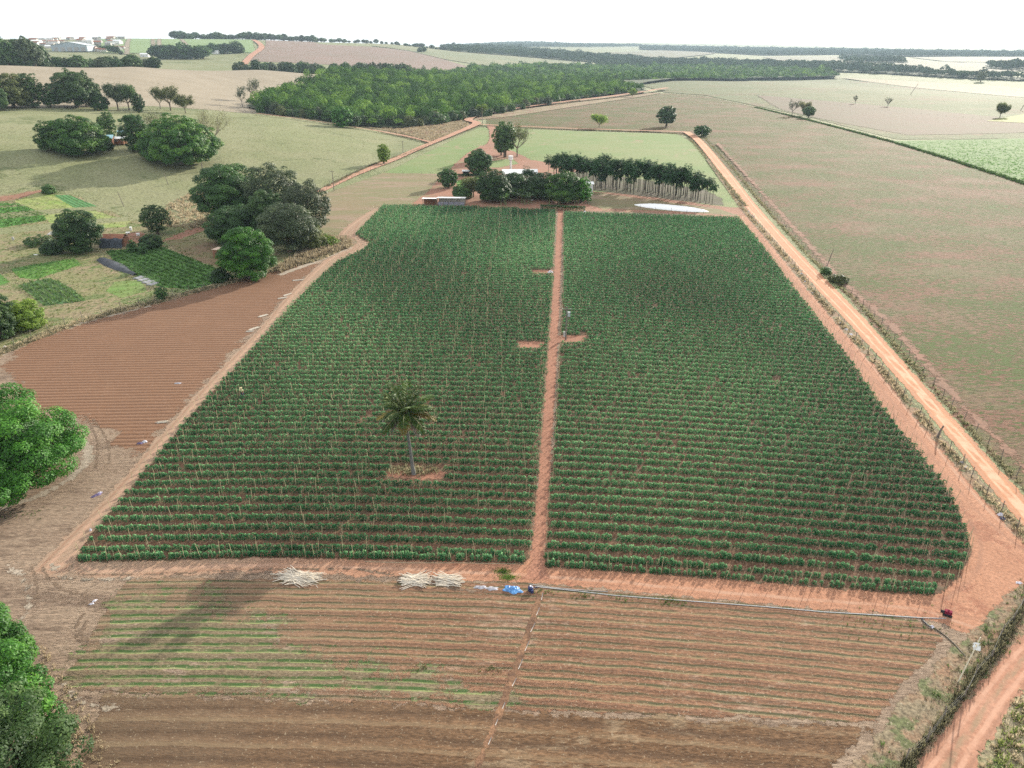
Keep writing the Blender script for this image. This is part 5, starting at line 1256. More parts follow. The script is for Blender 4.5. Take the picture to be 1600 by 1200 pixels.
# ================================================================== FENCES, POLES
M_post = plain_mat('weathered_wood', (.19, .165, .14), .9, .1, .3, 5, bump=.4)
M_wire = plain_mat('fence_wire', (.22, .21, .20), .5, .4, .1)
M_white = plain_mat('white_paint', (.74, .74, .72), .6, .3, .08, 1)
M_conc = plain_mat('concrete', (.42, .41, .39), .85, .2, .15, 2)
post_me = MB().tube([(0, 0, -.2), (.01, 0, .7), (0, .01, 1.35)], [.055, .05, .045], 6).mesh('post'); post_me.materials.append(M_post)
def fence(px_pts, step, label, hgt=1.0, wires=3, off=0.0, cap=100):
    _, cc = ribbon_poly(px_pts, 1.0); seg = np.linalg.norm(np.diff(cc, axis=0), axis=1); cs = np.concatenate([[0], np.cumsum(seg)])
    step = max(step, cs[-1] / (cap - 1)); s = np.arange(0, cs[-1], step)
    x = np.interp(s, cs, cc[:, 0]) + rng.normal(0, .08, len(s)); y = np.interp(s, cs, cc[:, 1]) + rng.normal(0, .15, len(s)); z = Z(x, y)
    root = empty('wire_fence', (x[0], y[0], z[0]), label, 'fence')
    o_ = np.array([x[0], y[0], z[0]])
    mbw = MB()
    for i in range(len(s)):
        p = mesh_obj('post', post_me, None, root, tuple(np.array([x[i], y[i], z[i]]) - o_)); p.scale = (1, 1, hgt * rng.uniform(.8, 1.15)); p.rotation_euler = (rng.normal(0, .06), rng.normal(0, .06), 0)
    V0, V1 = [], []
    for k in range(wires):
        for i in range(len(s) - 1):
            zz = .35 + k * .38 * hgt
            V0.append((x[i] - o_[0], y[i] - o_[1], z[i] - o_[2] + zz)); V1.append((x[i + 1] - o_[0], y[i + 1] - o_[1], z[i + 1] - o_[2] + zz))
    V, F_ = thin_prisms(np.array(V0), np.array(V1), np.full(len(V0), .006))
    mesh_obj('wire', np_mesh('wire', V, F_), M_wire, root)
    return root
fence(VR[1:], 3.2, 'weathered post and wire fence in the verge between the orange track and the main road')
fence([(1101, 216), (1148, 264), (1196, 321), (1266, 398), (1349, 478), (1420, 558), (1507, 655), (1612, 772)], 3.0, 'post and wire fence along the right side of the main road')
fence([(1045, 147), (1100, 152), (1180, 168), (1250, 184), (1310, 199), (1390, 222), (1500, 254), (1620, 294)], 5, 'post fence crossing the fallow fields up to the bright green crop')
fence([(1100, 149), (1180, 153), (1260, 160), (1345, 170), (1450, 180), (1540, 189), (1620, 196)], 8, 'far post fence running to the yellow field', 1.1, 2)
fence([(505, 300), (545, 281), (600, 259), (660, 234), (715, 212), (742, 199)], 4, 'post and wire fence on the paddock side of the red road')
fence([(515, 287), (560, 268), (610, 248), (662, 228)], 4, 'post and wire fence on the pasture side of the red road')
fence([(745, 199), (850, 201), (960, 206), (1060, 211), (1085, 226), (1130, 284), (1162, 326)], 4, 'post and wire fence around the far and right side of the paddock')
fence([(668, 226), (620, 210), (560, 200), (480, 188), (400, 178)], 5, 'post fence in front of the forest at the edge of the pasture')
fence([(600, 270), (650, 272), (700, 274)], 4, 'short post fence between the paddock and the dull grass')
fence([(-60, 577), (0, 547), (120, 500), (240, 469), (338, 444)], 3.5, 'post and wire fence above the ploughed field')
fence([(1618, 925), (1588, 965), (1545, 1030), (1500, 1092), (1450, 1155), (1400, 1215)], 3, 'post and wire fence on the bank beside the lower right road')
fence([(905, 321), (960, 322), (1060, 332), (1150, 339)], 5, 'low post fence between the white cover and the crop', .8, 2)

def pole(name, label, x, y, yt, r=.11, arms=True, lean=0.0, mat=None, extra=None, lx=None):
    b = P(x, y); h = h_px(b, yt); root = empty(name, b, label, 'pole')
    tx = (lx - x) * (depth(b)) / F if lx else lean
    MB().tube([(0, 0, -.3), (tx * .5, 0, h * .5), (tx, 0, h)], [r * 1.2, r, r * .8], 8).build('post', mat or M_post, root)
    if arms: MB().box(tx - .8, tx + .8, -.06, .06, h - .55, h - .42).build('crossarm', M_post, root); 
    if arms:
        for k in (-.7, 0, .7): MB().tube([(tx + k, 0, h - .415), (tx + k, 0, h - .25)], [.05, .035], 6).build('insulator', M_white, root)
    return root, h
pl, h_ = pole('utility_pole', 'dark utility pole with a grey transformer box inside the crop by the central path', 884, 531, 479, .12)
MB().box(.16, .62, -.25, .2, h_ - 1.75, h_ - .95).build('transformer', plain_mat('grey_metal', (.45, .47, .48), .5, .4, .1, metal=.2), pl)
mb = MB(); mb.box(-.45, -.13, -.12, .12, .6, 1.5); mb.build('meter_box', M_conc, pl)
pole('utility_pole', 'slim utility pole between the front of the crop and the hedge', 844, 332, 318, .07, False)
pole('utility_pole', 'leaning wooden pole beside the sprawling shrub right of the main road', 1291, 418, 389, .09, False, lx=1297)
pole('utility_pole', 'wooden pole in the dull grass beside the red road', 522, 299, 266, .12)
pole('utility_pole', 'wooden pole beside the lime green tree near the red road', 630, 239, 220, .12)
pole('utility_pole', 'pole standing at the red road junction', 754, 196, 168, .13)
pole('utility_pole', 'leaning pole in the pasture above the netted hut', 194, 323, 300, .1, False, lx=189)
pole('utility_pole', 'thin leaning pole in the pasture below the widest mango', 263, 289, 270, .1, False, lx=260)
pole('utility_pole', 'short dark post at the right foot of the widest mango', 317, 268, 254, .2, False)
pole('utility_pole', 'tall leaning pole in the dry grass at the far right', 1422, 148, 131, .25, False, lx=1431)
pole('utility_pole', 'dark leaning pole cut off by the far right photo edge', 1594, 173, 158, .25, False, lx=1600)
pole('fence_post', 'thick dark gate post in the verge where the track narrows', 1463, 684, 665, .12, False, lx=1469)
pole('fence_post', 'thin dark stick standing at the crop edge beside the orange track', 1397, 655, 645, .04, False, lx=1394)
pole('fence_post', 'thin pole standing at the right edge of the crop field', 1512, 858, 830, .03, False, lx=1510, mat=M_stake)
M_pale0 = plain_mat('bleached_bamboo', (.72, .66, .50), .7, .2, .15, 5)
# long white pole with a cloth
b = P(1497, 1066); root = empty('marker_pole', b, 'long pale bamboo pole with a torn white cloth near its top, leaning over the bank', 'pole')
tip = Vector((.45, 0, h_px(b, 996)))
MB().tube([(0, 0, 0), tuple(tip * .5 + Vector((0, 0, .08))), tuple(tip)], [.06, .055, .04], 6).build('cane', M_pale0, root)
rg = np.random.default_rng(5); mb = MB(); g_ = 7
base = tip * .84
vs = [(base.x - .35 + .1 * i + rg.normal(0, .02), base.y + .05 * math.sin(i + j) - .04 * j, base.z + .22 - .09 * j + rg.normal(0, .03)) for i in range(g_) for j in range(g_)]
fs = [(i * g_ + j, (i + 1) * g_ + j, (i + 1) * g_ + j + 1, i * g_ + j + 1) for i in range(g_ - 1) for j in range(g_ - 1) if rg.uniform() > .12]
mb.add(vs, fs).build('cloth', M_white, root)

# ================================================================== BUILDINGS
M_roofw = plain_mat('white_roof', (.82, .82, .80), .6, .2, .10, 1.2)
M_roofteal = plain_mat('teal_roof', (.30, .52, .58), .5, .35, .1, 1.2)
M_tile = plain_mat('clay_tile', (.30, .13, .08), .85, .2, .25, 2, bump=.4)
M_wall = plain_mat('plaster', (.55, .52, .46), .85, .2, .12, 1)
M_brick = plain_mat('bare_brick', (.25, .125, .08), .9, .15, .25, 3, bump=.4)
M_darkint = plain_mat('dark_interior', (.03, .03, .035), .8, .1, .1)
M_glass = plain_mat('window_glass', (.06, .08, .10), .15, .5, .05)
M_door = plain_mat('brown_door', (.12, .07, .045), .7, .2, .15)
M_greyroof = plain_mat('fibre_cement', (.36, .35, .33), .8, .2, .18, 1.5)
def gable(name, label, cat, b, W, D, h, rise, wall, roof, rz=0, group=None, nwin=2, over=.35, door=True, axis='x'):
    root = empty(name, b, label, cat, group, rz)
    w_, d_ = W / 2, D / 2
    mb = MB().add([(-w_, -d_, -.2), (w_, -d_, -.2), (w_, d_, -.2), (-w_, d_, -.2), (-w_, -d_, h), (w_, -d_, h), (w_, d_, h), (-w_, d_, h), (-w_, 0, h + rise), (w_, 0, h + rise)],
                  [(0, 1, 5, 4), (2, 3, 7, 6), (1, 2, 6, 9, 5), (3, 0, 4, 8, 7)])
    mb.build('wall', wall, root)
    k = rise / d_; e = over; t = .09
    mb = MB()
    for sg in (-1, 1):
        y0, z0 = sg * (d_ + e), h - e * k + .03; y1, z1 = 0, h + rise + .03
        mb.add([(-w_ - e, y0, z0), (w_ + e, y0, z0), (w_ + e, y1, z1), (-w_ - e, y1, z1), (-w_ - e, y0, z0 + t), (w_ + e, y0, z0 + t), (w_ + e, y1, z1 + t), (-w_ - e, y1, z1 + t)],
               [(0, 1, 2, 3), (4, 5, 6, 7), (0, 1, 5, 4), (0, 3, 7, 4), (1, 2, 6, 5)])
    mb.build('roof', roof, root)
    for i in range(nwin):
        x = -w_ + W * (i + .5) / nwin + (W * .12 if door and i == nwin // 2 else 0)
        f = MB().box(x - .5, x + .5, -d_ - .04, -d_ + .02, h * .42, h * .42 + 1.0).build('window', M_white, root)
        MB().box(x - .42, x + .42, -d_ - .055, -d_ - .042, h * .42 + .08, h * .42 + .92).build('pane', M_glass, f)
    if door:
        x = -w_ * .25; MB().box(x - .4, x + .4, -d_ - .05, -d_ + .01, 0, min(2.05, h - .1)).build('door', M_door, root)
    return root

b = P(812, 281); gable('farmhouse', 'white roofed farmhouse half hidden behind the dark trees of the farmyard', 'house', b, 13, 7, 2.9, 1.0, M_wall, M_roofw, .04)
b = P(919, 303); gable('outbuilding', 'small white building peeking out right of the bright green tree', 'building', b, 2.6, 3, 3.6, .5, M_white, M_roofw, .1, nwin=1, door=False)
# small shelter
def shelter(name, label, b, W, D, h, roof, rz=0, walls=None, slope=.25):
    root = empty(name, b, label, 'shed', None, rz)
    w_, d_ = W / 2, D / 2
    for sx in (-1, 1):
        for sy in (-1, 1): MB().box(sx * w_ - .07, sx * w_ + .07, sy * d_ - .07, sy * d_ + .07, -.1, h + (slope if sy > 0 else 0)).build('post', M_post, root)
    MB().add([(-w_ - .3, -d_ - .3, h), (w_ + .3, -d_ - .3, h), (w_ + .3, d_ + .3, h + slope), (-w_ - .3, d_ + .3, h + slope), (-w_ - .3, -d_ - .3, h + .08), (w_ + .3, -d_ - .3, h + .08), (w_ + .3, d_ + .3, h + slope + .08), (-w_ - .3, d_ + .3, h + slope + .08)],
             [(0, 3, 2, 1), (4, 5, 6, 7), (0, 1, 5, 4), (1, 2, 6, 5), (2, 3, 7, 6), (3, 0, 4, 7)]).build('roof', roof, root)
    if walls:
        MB().box(-w_ + .1, w_ - .1, d_ - .12, d_ - .04, 0, h - .05).build('back_wall', walls, root)
    return root
shelter('open_shelter', 'tiny white roofed open shelter left of the round dark tree', P(728, 274), 2.4, 1.8, 1.7, M_roofw, 0, M_darkint)
# long white roofed shed in two sections
b = P(672, 320); r_ = shelter('open_shed', 'left short section of the white roofed shed, orange earth heap in front', b, 4.2, 2.6, 2.2, M_roofw, -.03, M_brick, -.25)
b = P(706, 320); r_ = shelter('long_shed', 'right long section of the white roofed shed with a grey front wall', b, 8.6, 2.8, 2.4, M_roofw, -.06, M_wall, -.3)
M_greywall = plain_mat('grey_blue_wall', (.25, .25, .30), .8, .2, .3, 2)
MB().box(-4.2, 4.3, -1.36, -1.28, 0, 1.15).build('front_wall', M_greywall, r_)
for k in range(1, 5): MB().box(-4.3 + k * 1.72 - .06, -4.3 + k * 1.72 + .06, -1.46, -1.37, 0, 2.08).build('post', M_post, r_)
b = P(673, 323); rg = np.random.default_rng(3)
def mound(name, label, cat, b, rx, ry, h, mat, seed=1, n=28, rings=10, rough=.12, rz=0, flat=1.0):
    rg = np.random.default_rng(seed); V = [(0, 0, h)]; Fq = []
    for i in range(1, rings + 1):
        t = i / rings
        for k in range(n):
            a = 2 * math.pi * k / n; e = 1 + (rg.normal(0, rough) * .4 if i >= rings - 1 else 0)
            zz = h * (1 - t ** (2.2 * flat)) * (1 + rg.normal(0, rough)) if i < rings else -.03
            V.append((math.cos(a) * rx * t * e, math.sin(a) * ry * t * e, max(zz, -.03)))
    F1 = [(0, 1 + k, 1 + (k + 1) % n) for k in range(n)]
    for i in range(rings - 1):
        for k in range(n):
            a0 = 1 + i * n + k; a1 = 1 + i * n + (k + 1) % n; Fq.append((a0, a0 + n, a1 + n, a1))
    o = MB().add(V, F1 + Fq).build(name, mat, None, b, smooth=True); o.rotation_euler = (0, 0, rz); tag(o, label, cat); return o
mound('earth_heap', 'heap of orange earth in front of the left section of the white roofed shed', 'earth heap', b, 1.5, .8, .7, M_yard, 4)
# silage heap under white plastic: long, pointed at both ends
a_, b_ = P(991, 320), P(1108, 331)
cx, cy = (a_[0] + b_[0]) / 2, (a_[1] + b_[1]) / 2; L = math.hypot(b_[0] - a_[0], b_[1] - a_[1]); rz = math.atan2(b_[1] - a_[1], b_[0] - a_[0])
rg = np.random.default_rng(8); V, Fq = [], []; nu, nv = 60, 14
for i in range(nu + 1):
    u = -1 + 2 * i / nu; wd = 3.3 * (1 - abs(u) ** 2.6) ** .8 * (1 + .05 * math.sin(i * 1.7)) + .05; hh = .85 * (1 - abs(u) ** 3) + .03
    for j in range(nv + 1):
        v = -1 + 2 * j / nv; V.append((u * L / 2, v * wd + rg.normal(0, .05) * (abs(v) == 1), max(.0, hh * (1 - v * v) ** .7 + rg.normal(0, .035) * (abs(v) < 1)) - (.03 if abs(v) == 1 else 0)))
for i in range(nu):
    for j in range(nv): k = i * (nv + 1) + j; Fq.append((k, k + nv + 1, k + nv + 2, k + 1))
o = MB().add(V, Fq).build('silage_heap', plain_mat('white_plastic_film', (.88, .88, .87), .6, .2, .03, 1.5, bump=.3), None, (cx, cy, .01), smooth=True); o.rotation_euler = (0, 0, rz); tag(o, 'long low heap covered with bright white plastic, pointed at both ends', 'covered heap')
# hedge
def hedge(p0, p1, w, h, mat, label):
    a, b = P(*p0), P(*p1); L = math.hypot(b[0] - a[0], b[1] - a[1]); n = int(L * 260)
    t = rng.uniform(0, 1, n); s = rng.uniform(-1, 1, n); zz = rng.uniform(0, 1, n) ** .6
    side = rng.uniform(size=n) < .5; zz = np.where(side, zz, 1); s = np.where(side, np.sign(s), s)
    ux, uy = (b[0] - a[0]) / L, (b[1] - a[1]) / L
    c = np.stack([t * L * ux - uy * s * w / 2, t * L * uy + ux * s * w / 2, zz * h], 1) + rng.normal(0, .07, (n, 3)); c[:, 2] = np.maximum(c[:, 2], .05)
    nn = rng.normal(size=(n, 3)) + np.array([0, -.5, .8]); nn /= np.linalg.norm(nn, axis=1)[:, None]
    o = mesh_obj('hedge', quads_mesh('hedge', leaf_quads(c, nn, .3 * rng.uniform(.7, 1.3, n), rng), rng.uniform(0, .8, n)), mat, None, a); tag(o, label, 'hedge')
hedge((845, 327), (914, 330), 1.3, 1.3, LM['dark'], 'long clipped dark hedge along the top edge of the crop')
hedge((716, 276), (752, 275), .8, .9, LM['dark'], 'low dark hedge behind the garden lawn')
# water tower
b = P(798, 270); root = empty('water_tower', b, 'white water tank standing on a slim white column beside the farmhouse', 'water tower'); h = h_px(b, 243)
MB().tube([(0, 0, 0), (0, 0, h - 1.7)], [.42, .42], 12).build('column', M_white, root)
MB().tube([(0, 0, h - 1.7), (0, 0, h - 1.6), (0, 0, h - .1), (0, 0, h)], [.75, .95, .95, .35], 16).build('tank', M_white, root)
MB().tube([(.55, -.1, .1), (.55, -.1, h - 1.8)], [.04, .04], 5).build('pipe', M_conc, root)
for k in range(9): MB().box(-.62, -.44, -.5, -.46, .5 + k * .55, .54 + k * .55).build('rung', M_conc, root)
# teal roofed cottage and its neighbours
b = P(160, 226); gable('cottage', 'cottage with pale teal roof between the mango trees of the pasture', 'house', b, 8.5, 6, 2.5, 1.0, M_brick, M_roofteal, .35)
b = P(182, 224); gable('outbuilding', 'low shed with pale blue-white roof joined to the right of the teal cottage', 'shed', b, 7, 4, 2.0, .5, M_brick, M_roofw, .1, nwin=1)
b = P(196, 214); gable('outbuilding', 'small hut with teal roof behind the right end of the teal cottage', 'shed', b, 4.5, 3.5, 2.2, .7, M_wall, M_roofteal, -.2, nwin=1)
# netted hut
M_net = plain_mat('shade_net', (.055, .065, .08), .7, .3, .45, 1.2)
b = P(181, 384); root = empty('netted_hut', b, 'hut draped in dark blue-grey netting with a brown tiled roof behind', 'hut')
rg = np.random.default_rng(6); V, Fq = [], []; nu, nv = 16, 14
for i in range(nu + 1):
    for j in range(nv + 1):
        x = -2.9 + 5.8 * i / nu; s = j / nv; y = -2.6 + 1.7 * s; z = 2.1 * math.sin(min(1, s * 1.5) * math.pi / 2) + .12 * math.sin(x * 2.2) * (s > .1) + rg.normal(0, .05) * (s > 0); V.append((x + rg.normal(0, .04), y, max(z, 0)))
for i in range(nu):
    for j in range(nv): k = i * (nv + 1) + j; Fq.append((k, k + nv + 1, k + nv + 2, k + 1))
MB().add(V, Fq).build('netting', M_net, root, smooth=True)
MB().box(-2.7, 2.7, -.8, 1.9, 0, 1.9).build('wall', M_brick, root)
MB().add([(-3.0, -1.0, 1.95), (2.6, -1.0, 1.95), (2.6, .6, 2.9), (-3.0, .6, 2.9), (-3.0, 2.2, 1.95), (2.6, 2.2, 1.95), (-3.0, .6, 2.8), (2.6, .6, 2.8)], [(0, 1, 2, 3), (3, 2, 5, 4), (0, 3, 6), (1, 7, 2)]).build('roof', M_tile, root)
MB().box(-3.1, -3.02, -.6, -.5, 0, 2.6).build('post', M_white, root)
for (x, y, w_, h_, lab) in ((200, 365, .9, .35, 'small white board lying beside the netted hut'), (216, 368, .8, .55, 'white crate on the red yard right of the netted hut'), (205, 360, .5, .9, 'white box standing at the corner of the netted hut')):
    b = P(x, y); o = MB().box(-w_ / 2, w_ / 2, -.35, .35, 0, h_).add([(-w_ / 2 - .05, -.4, h_ + .005), (w_ / 2 + .05, -.4, h_ + .005), (w_ / 2 + .05, .4, h_ + .06), (-w_ / 2 - .05, .4, h_ + .06)], [(0, 1, 2, 3)]).build('crate', M_white, None, b); o.rotation_euler = (0, 0, .4); tag(o, lab, 'crate')
# black shade net over a seed bed
M_net2 = plain_mat('black_net', (.05, .055, .065), .6, .3, .4, 1.0)
rg = np.random.default_rng(9); V, Fq = [], []; c0, c1 = P(158, 405), P(212, 430); L = math.hypot(c1[0] - c0[0], c1[1] - c0[1]); nu, nv = 24, 9
for i in range(nu + 1):
    for j in range(nv + 1):
        u = i / nu; v = j / nv; wd = 3.4 * (.35 + .65 * math.sin(math.pi * min(1, .15 + u * .95))) ; V.append((u * L, (v - .5) * wd, max(0.02, .55 * math.sin(math.pi * v) * (.8 + .2 * math.sin(u * 22)) + rg.normal(0, .03))))
for i in range(nu):
    for j in range(nv): k = i * (nv + 1) + j; Fq.append((k, k + nv + 1, k + nv + 2, k + 1))
o = MB().add(V, Fq).build('shade_net', M_net2, None, c0, smooth=True); o.rotation_euler = (0, 0, math.atan2(c1[1] - c0[1], c1[0] - c0[0])); tag(o, 'low black shade net stretched over a seed bed beside the green rows', 'shade net')
M_tray = plain_mat('grey_trays', (.30, .30, .31), .7, .3, .3, 4)
for i in range(4):
    b = P(218 + i * 7, 434 + i * 3.2); o = MB().box(-.75, .75, -1.2, 1.2, 0, .12).box(-.65, .65, -1.1, -.4, .125, .2).box(-.65, .65, .1, .9, .125, .18).build('seed_tray', M_tray, None, b); o.rotation_euler = (0, 0, -.35)
    tag(o, 'grey seedling tray on the ground right of the black shade net', 'tray', 'seedling trays right of the black shade net')
b = P(345, 402); root = empty('brick_shed', b, 'small open brick shed half hidden by the bright mango', 'shed', None, -.25)
MB().box(-1.3, 1.2, -1, -.85, 0, 2.0).box(-1.3, -1.15, -.848, 1.4, 0, 1.9).box(1.05, 1.2, -.848, 1.4, 0, 1.9).build('wall', M_brick, root)
MB().box(-1.45, 1.35, -1.15, 1.5, 2.02, 2.1).build('roof', plain_mat('pale_slab', (.55, .42, .32), .85), root)
b = P(91, 374); r_ = shelter('open_shelter', 'grey roofed low lean-to left of the pointed dark tree', b, 3.4, 1.6, 1.5, M_greyroof, .1, M_brick)
b = P(56, 398); o = MB().tube([(-.6, 0, .03), (.6, 0, .06)], [.09, .09], 6).box(-.3, .7, -.35, .2, 0, .03).build('plank', M_white, None, b); tag(o, 'white plank lying in the weeds left of the pointed dark tree', 'plank')
b = P(21, 375); o = MB().tube([(0, 0, 0), (0, 0, .75), (0, 0, .8)], [.28, .3, .1], 10).build('drum', M_conc, None, b); tag(o, 'grey drum standing left of the bushes at the left photo edge', 'drum')

# town on the skyline, left
hm = [M_wall, M_white, M_greyroof]; rm = [M_tile, M_roofw, M_greyroof, M_tile]
b = PD(117, 1500); root = gable('warehouse', 'huge pale warehouse with shallow white roof on the skyline at the far left', 'warehouse', b, 36, 56, 9, 5, plain_mat('blue_grey_cladding', (.36, .42, .46), .6, .3, .1, .1), plain_mat('blue_white_roof', (.50, .55, .58), .6, .3, .1, .1), math.pi / 2 + .1, nwin=0, door=False, over=1.0)
for k in range(5): MB().box(-18.2, -18.05, -25 + k * 10.6, -18 + k * 10.6, 0, 6).build('bay_door', M_greyroof, root)
k = 0
for i in range(46):
    px = rng.uniform(56, 196); d = rng.uniform(1480, 1900)
    if 92 < px < 142 and d < 1620: continue
    b = PD(px, d); W_ = rng.uniform(9, 17)
    gable('town_house', 'small town house on the skyline around the big warehouse, ' + ('left of it' if px < 100 else 'behind it' if px < 140 else 'right of it'), 'house', (b[0], b[1], b[2] - .5), W_, rng.uniform(8, 12), rng.uniform(3.5, 6.5), rng.uniform(1.2, 2.4), hm[k % 3], rm[k % 4], rng.uniform(-.5, .5), 'town houses on the far left skyline', nwin=2, door=px > 150, over=.5); k += 1
for (x, y, W_, lab) in ((330, 84, 26, 'long white farm building below the green hillside crop'), (227, 89, 12, 'small white building left of the hillside clump of trees'), (348, 83, 16, 'white roofed building right of the long one below the hillside crop'), (760, 79, 8, 'tiny white building among the hazy fields at centre'), (183, 56, 20, 'grey building on the skyline left of the hillside crop')):
    gable('farm_building', lab, 'building', P(x, y), W_, 9, 4, 1.5, M_white, M_roofw, .1, nwin=2, over=.4)

# ================================================================== THINGS ON THE BARE GROUND
sticks = []
for i in range(5):
    rg = np.random.default_rng(90 + i); m = MB().tube([(-1.15, 0, 0), (-.3, rg.normal(0, .03), rg.normal(0, .02)), (.5, rg.normal(0, .04), 0), (1.15, 0, rg.normal(0, .02))], [.026, .03, .028, .02], 5).mesh('cane'); sticks.append(m)
M_pale = plain_mat('bleached_cane', (.72, .66, .56), .7, .2, .2, 5, col2=(.62, .54, .43))
for m in sticks: m.materials.append(M_pale)
def heap(x, y, wpx, n, spread, label, group):
    b = P(x, y); wd = wpx * depth(b) / F
    for i in range(n):
        o = mesh_obj('bamboo_cane', sticks[i % 5], None, None); a = rng.normal(0, spread) + (.12 if rng.uniform() < .5 else -.3)
        r = rng.uniform(0, 1) ** .6; th = rng.uniform(0, 6.28)
        o.location = (b[0] + math.cos(th) * r * (max(.3, wd / 2 - 1.1)), b[1] + math.sin(th) * r * .8, .04 + .42 * (1 - r ** 1.5) * rng.uniform(.1, .65)); s = rng.uniform(.8, 1.35)
        o.scale = (s, 1.2, 1.2); o.rotation_euler = (rng.uniform(0, 6), rng.normal(0, .07), a)
        tag(o, label, 'cane', group)
heap(468, 903, 84, 110, .3, 'bleached bamboo cane in the widest, leftmost heap below the crop', 'canes of the leftmost heap')
heap(649, 907, 50, 80, .36, 'bleached bamboo cane in the middle, densest heap below the crop', 'canes of the middle heap')
heap(700, 907, 46, 55, .2, 'bleached bamboo cane in the rightmost of the three heaps below the crop', 'canes of the rightmost heap')
def bundle(x, y, L, rot, n, label):
    b = P(x, y); mb = MB()
    for i in range(n): mb.tube([(-L / 2 + rng.normal(0, .1), -.25 + .5 * i / n, .05 + .04 * (i % 3)), (L / 2 + rng.normal(0, .1), -.25 + .5 * i / n + rng.normal(0, .05), .06 + .04 * (i % 3))], .035, 5)
    o = mb.build('cane_bundle', M_pale, None, b); o.rotation_euler = (0, 0, rot); tag(o, label, 'cane bundle')
bundle(466, 438, 2.2, .3, 14, 'pale cane bundle at the upper end of the track beside the ploughed field')
bundle(449, 461, 1.7, .9, 16, 'pale cane bundle beside the track, upper of a touching pair'); bundle(441, 466, 1.6, .6, 14, 'pale cane bundle beside the track, lower of a touching pair')
bundle(411, 494, 1.7, .8, 18, 'fat pale cane bundle on the track edge above the lowest bundle')
bundle(397, 514, 1.9, .9, 12, 'pale cane bundle at the track edge, lowest and longest'); bundle(391, 518, 1.2, .2, 8, 'short pale cane bundle fanned out beside the lowest one')
bundle(254, 660, 1.4, .2, 6, 'thin bundle of pale canes on the lower track edge')
def crumple(name, label, cat, x, y, rx, ry, h, mat, seed=1, rz=0):
    rg = np.random.default_rng(seed); n = 18; b = P(x, y); V, Fq = [], []
    for i in range(n + 1):
        for j in range(n + 1):
            u, v = -1 + 2 * i / n, -1 + 2 * j / n; r = min(1, math.hypot(u, v)); k = 1 + .18 * math.sin(5 * math.atan2(v, u) + seed)
            V.append((u * rx * k, v * ry * k, max(.01, h * (1 - r ** 2) * (.7 + .5 * rg.uniform()) + (.02 if r < 1 else 0))))
    for i in range(n):
        for j in range(n):
            if math.hypot(-1 + 2 * (i + .5) / n, -1 + 2 * (j + .5) / n) < 1.02: k = i * (n + 1) + j; Fq.append((k, k + n + 1, k + n + 2, k + 1))
    o = MB().add(V, Fq).build(name, mat, None, b); o.rotation_euler = (0, 0, rz); tag(o, label, cat); return o
M_blue = plain_mat('blue_tarp', (.07, .22, .50), .4, .5, .25, 3, col2=(.14, .36, .66)); M_navy = plain_mat('navy_plastic', (.02, .035, .12), .4, .5, .2, 3)
M_greyp = plain_mat('grey_plastic_scrap', (.38, .37, .40), .5, .4, .25, 4); M_scrap = plain_mat('white_litter', (.70, .68, .74), .5, .4, .1, 4); M_purple = plain_mat('purple_plastic', (.13, .10, .20), .5, .4, .3, 4)
crumple('tarpaulin', 'crumpled bright blue tarpaulin on the ground at the lower end of the path', 'tarpaulin', 801, 922, .9, .5, .32, M_blue, 2, -.25)
crumple('plastic_sheet', 'grey scrap of plastic left of the blue tarpaulin, leftmost', 'plastic sheet', 751, 918, .65, .25, .1, M_greyp, 3); crumple('plastic_sheet', 'grey scrap of plastic next to the blue tarpaulin', 'plastic sheet', 769, 920, .6, .28, .1, M_greyp, 5)
b = P(829, 923); root = empty('sprayer', b, 'dark navy backpack sprayer standing on the ground right of the blue tarpaulin', 'sprayer', None, .4)
MB().tube([(0, 0, 0), (0, 0, .05), (0, 0, .42), (0, 0, .5)], [.2, .25, .25, .12], 10).build('tank', M_navy, root); MB().tube([(0, 0, .501), (0, 0, .58)], [.09, .09], 8).build('lid', M_scrap, root); MB().tube([(.26, 0, .3), (.55, .1, .12), (.75, .1, .03)], .03, 5).build('hose', M_navy, root); MB().box(-.12, .12, -.42, -.26, .05, .35).build('harness', M_navy, root)
crumple('feed_sack', 'white and dark sack on the track edge beside the ploughed field, upper one', 'sack', 226, 691, .33, .22, .25, M_scrap, 4, .3); crumple('plastic_sheet', 'dark purple plastic heap left of the upper white sack', 'plastic sheet', 219, 693, .42, .25, .15, M_purple, 6)
crumple('plastic_sheet', 'dark purple plastic strips on the stubble beside the track', 'plastic sheet', 151, 774, .6, .25, .16, M_purple, 7, .9); crumple('feed_sack', 'thin white scrap at the tip of the purple plastic strips', 'sack', 156, 770, .25, .12, .12, M_scrap, 8, .6)
crumple('feed_sack', 'pair of white scraps on the bare stubble at the lower left, right one', 'sack', 148, 939, .22, .11, .1, M_scrap, 9, .9); crumple('feed_sack', 'pair of white scraps on the bare stubble at the lower left, left one', 'sack', 143, 944, .22, .11, .1, M_scrap, 10, .3)
crumple('feed_sack', 'white scrap on the left corner of the crop field', 'sack', 142, 829, .13, .13, .25, M_scrap, 11); crumple('feed_sack', 'white scrap lying in the middle of the ploughed field', 'sack', 278, 599, .55, .25, .1, M_greyp, 12)
crumple('feed_sack', 'white scrap at the left photo edge above the ploughed field', 'sack', 8, 543, .35, .3, .3, M_scrap, 13); crumple('feed_sack', 'white bag on the verge near the right end of the main track', 'sack', 1563, 805, .32, .22, .28, M_scrap, 14)
crumple('plastic_sheet', 'dark blue plastic beside the white bag on the right verge', 'plastic sheet', 1567, 811, .3, .22, .2, M_navy, 15); crumple('feed_sack', 'white scrap on the reddish ground near the lower right junction', 'sack', 1592, 911, .3, .18, .12, M_scrap, 16)
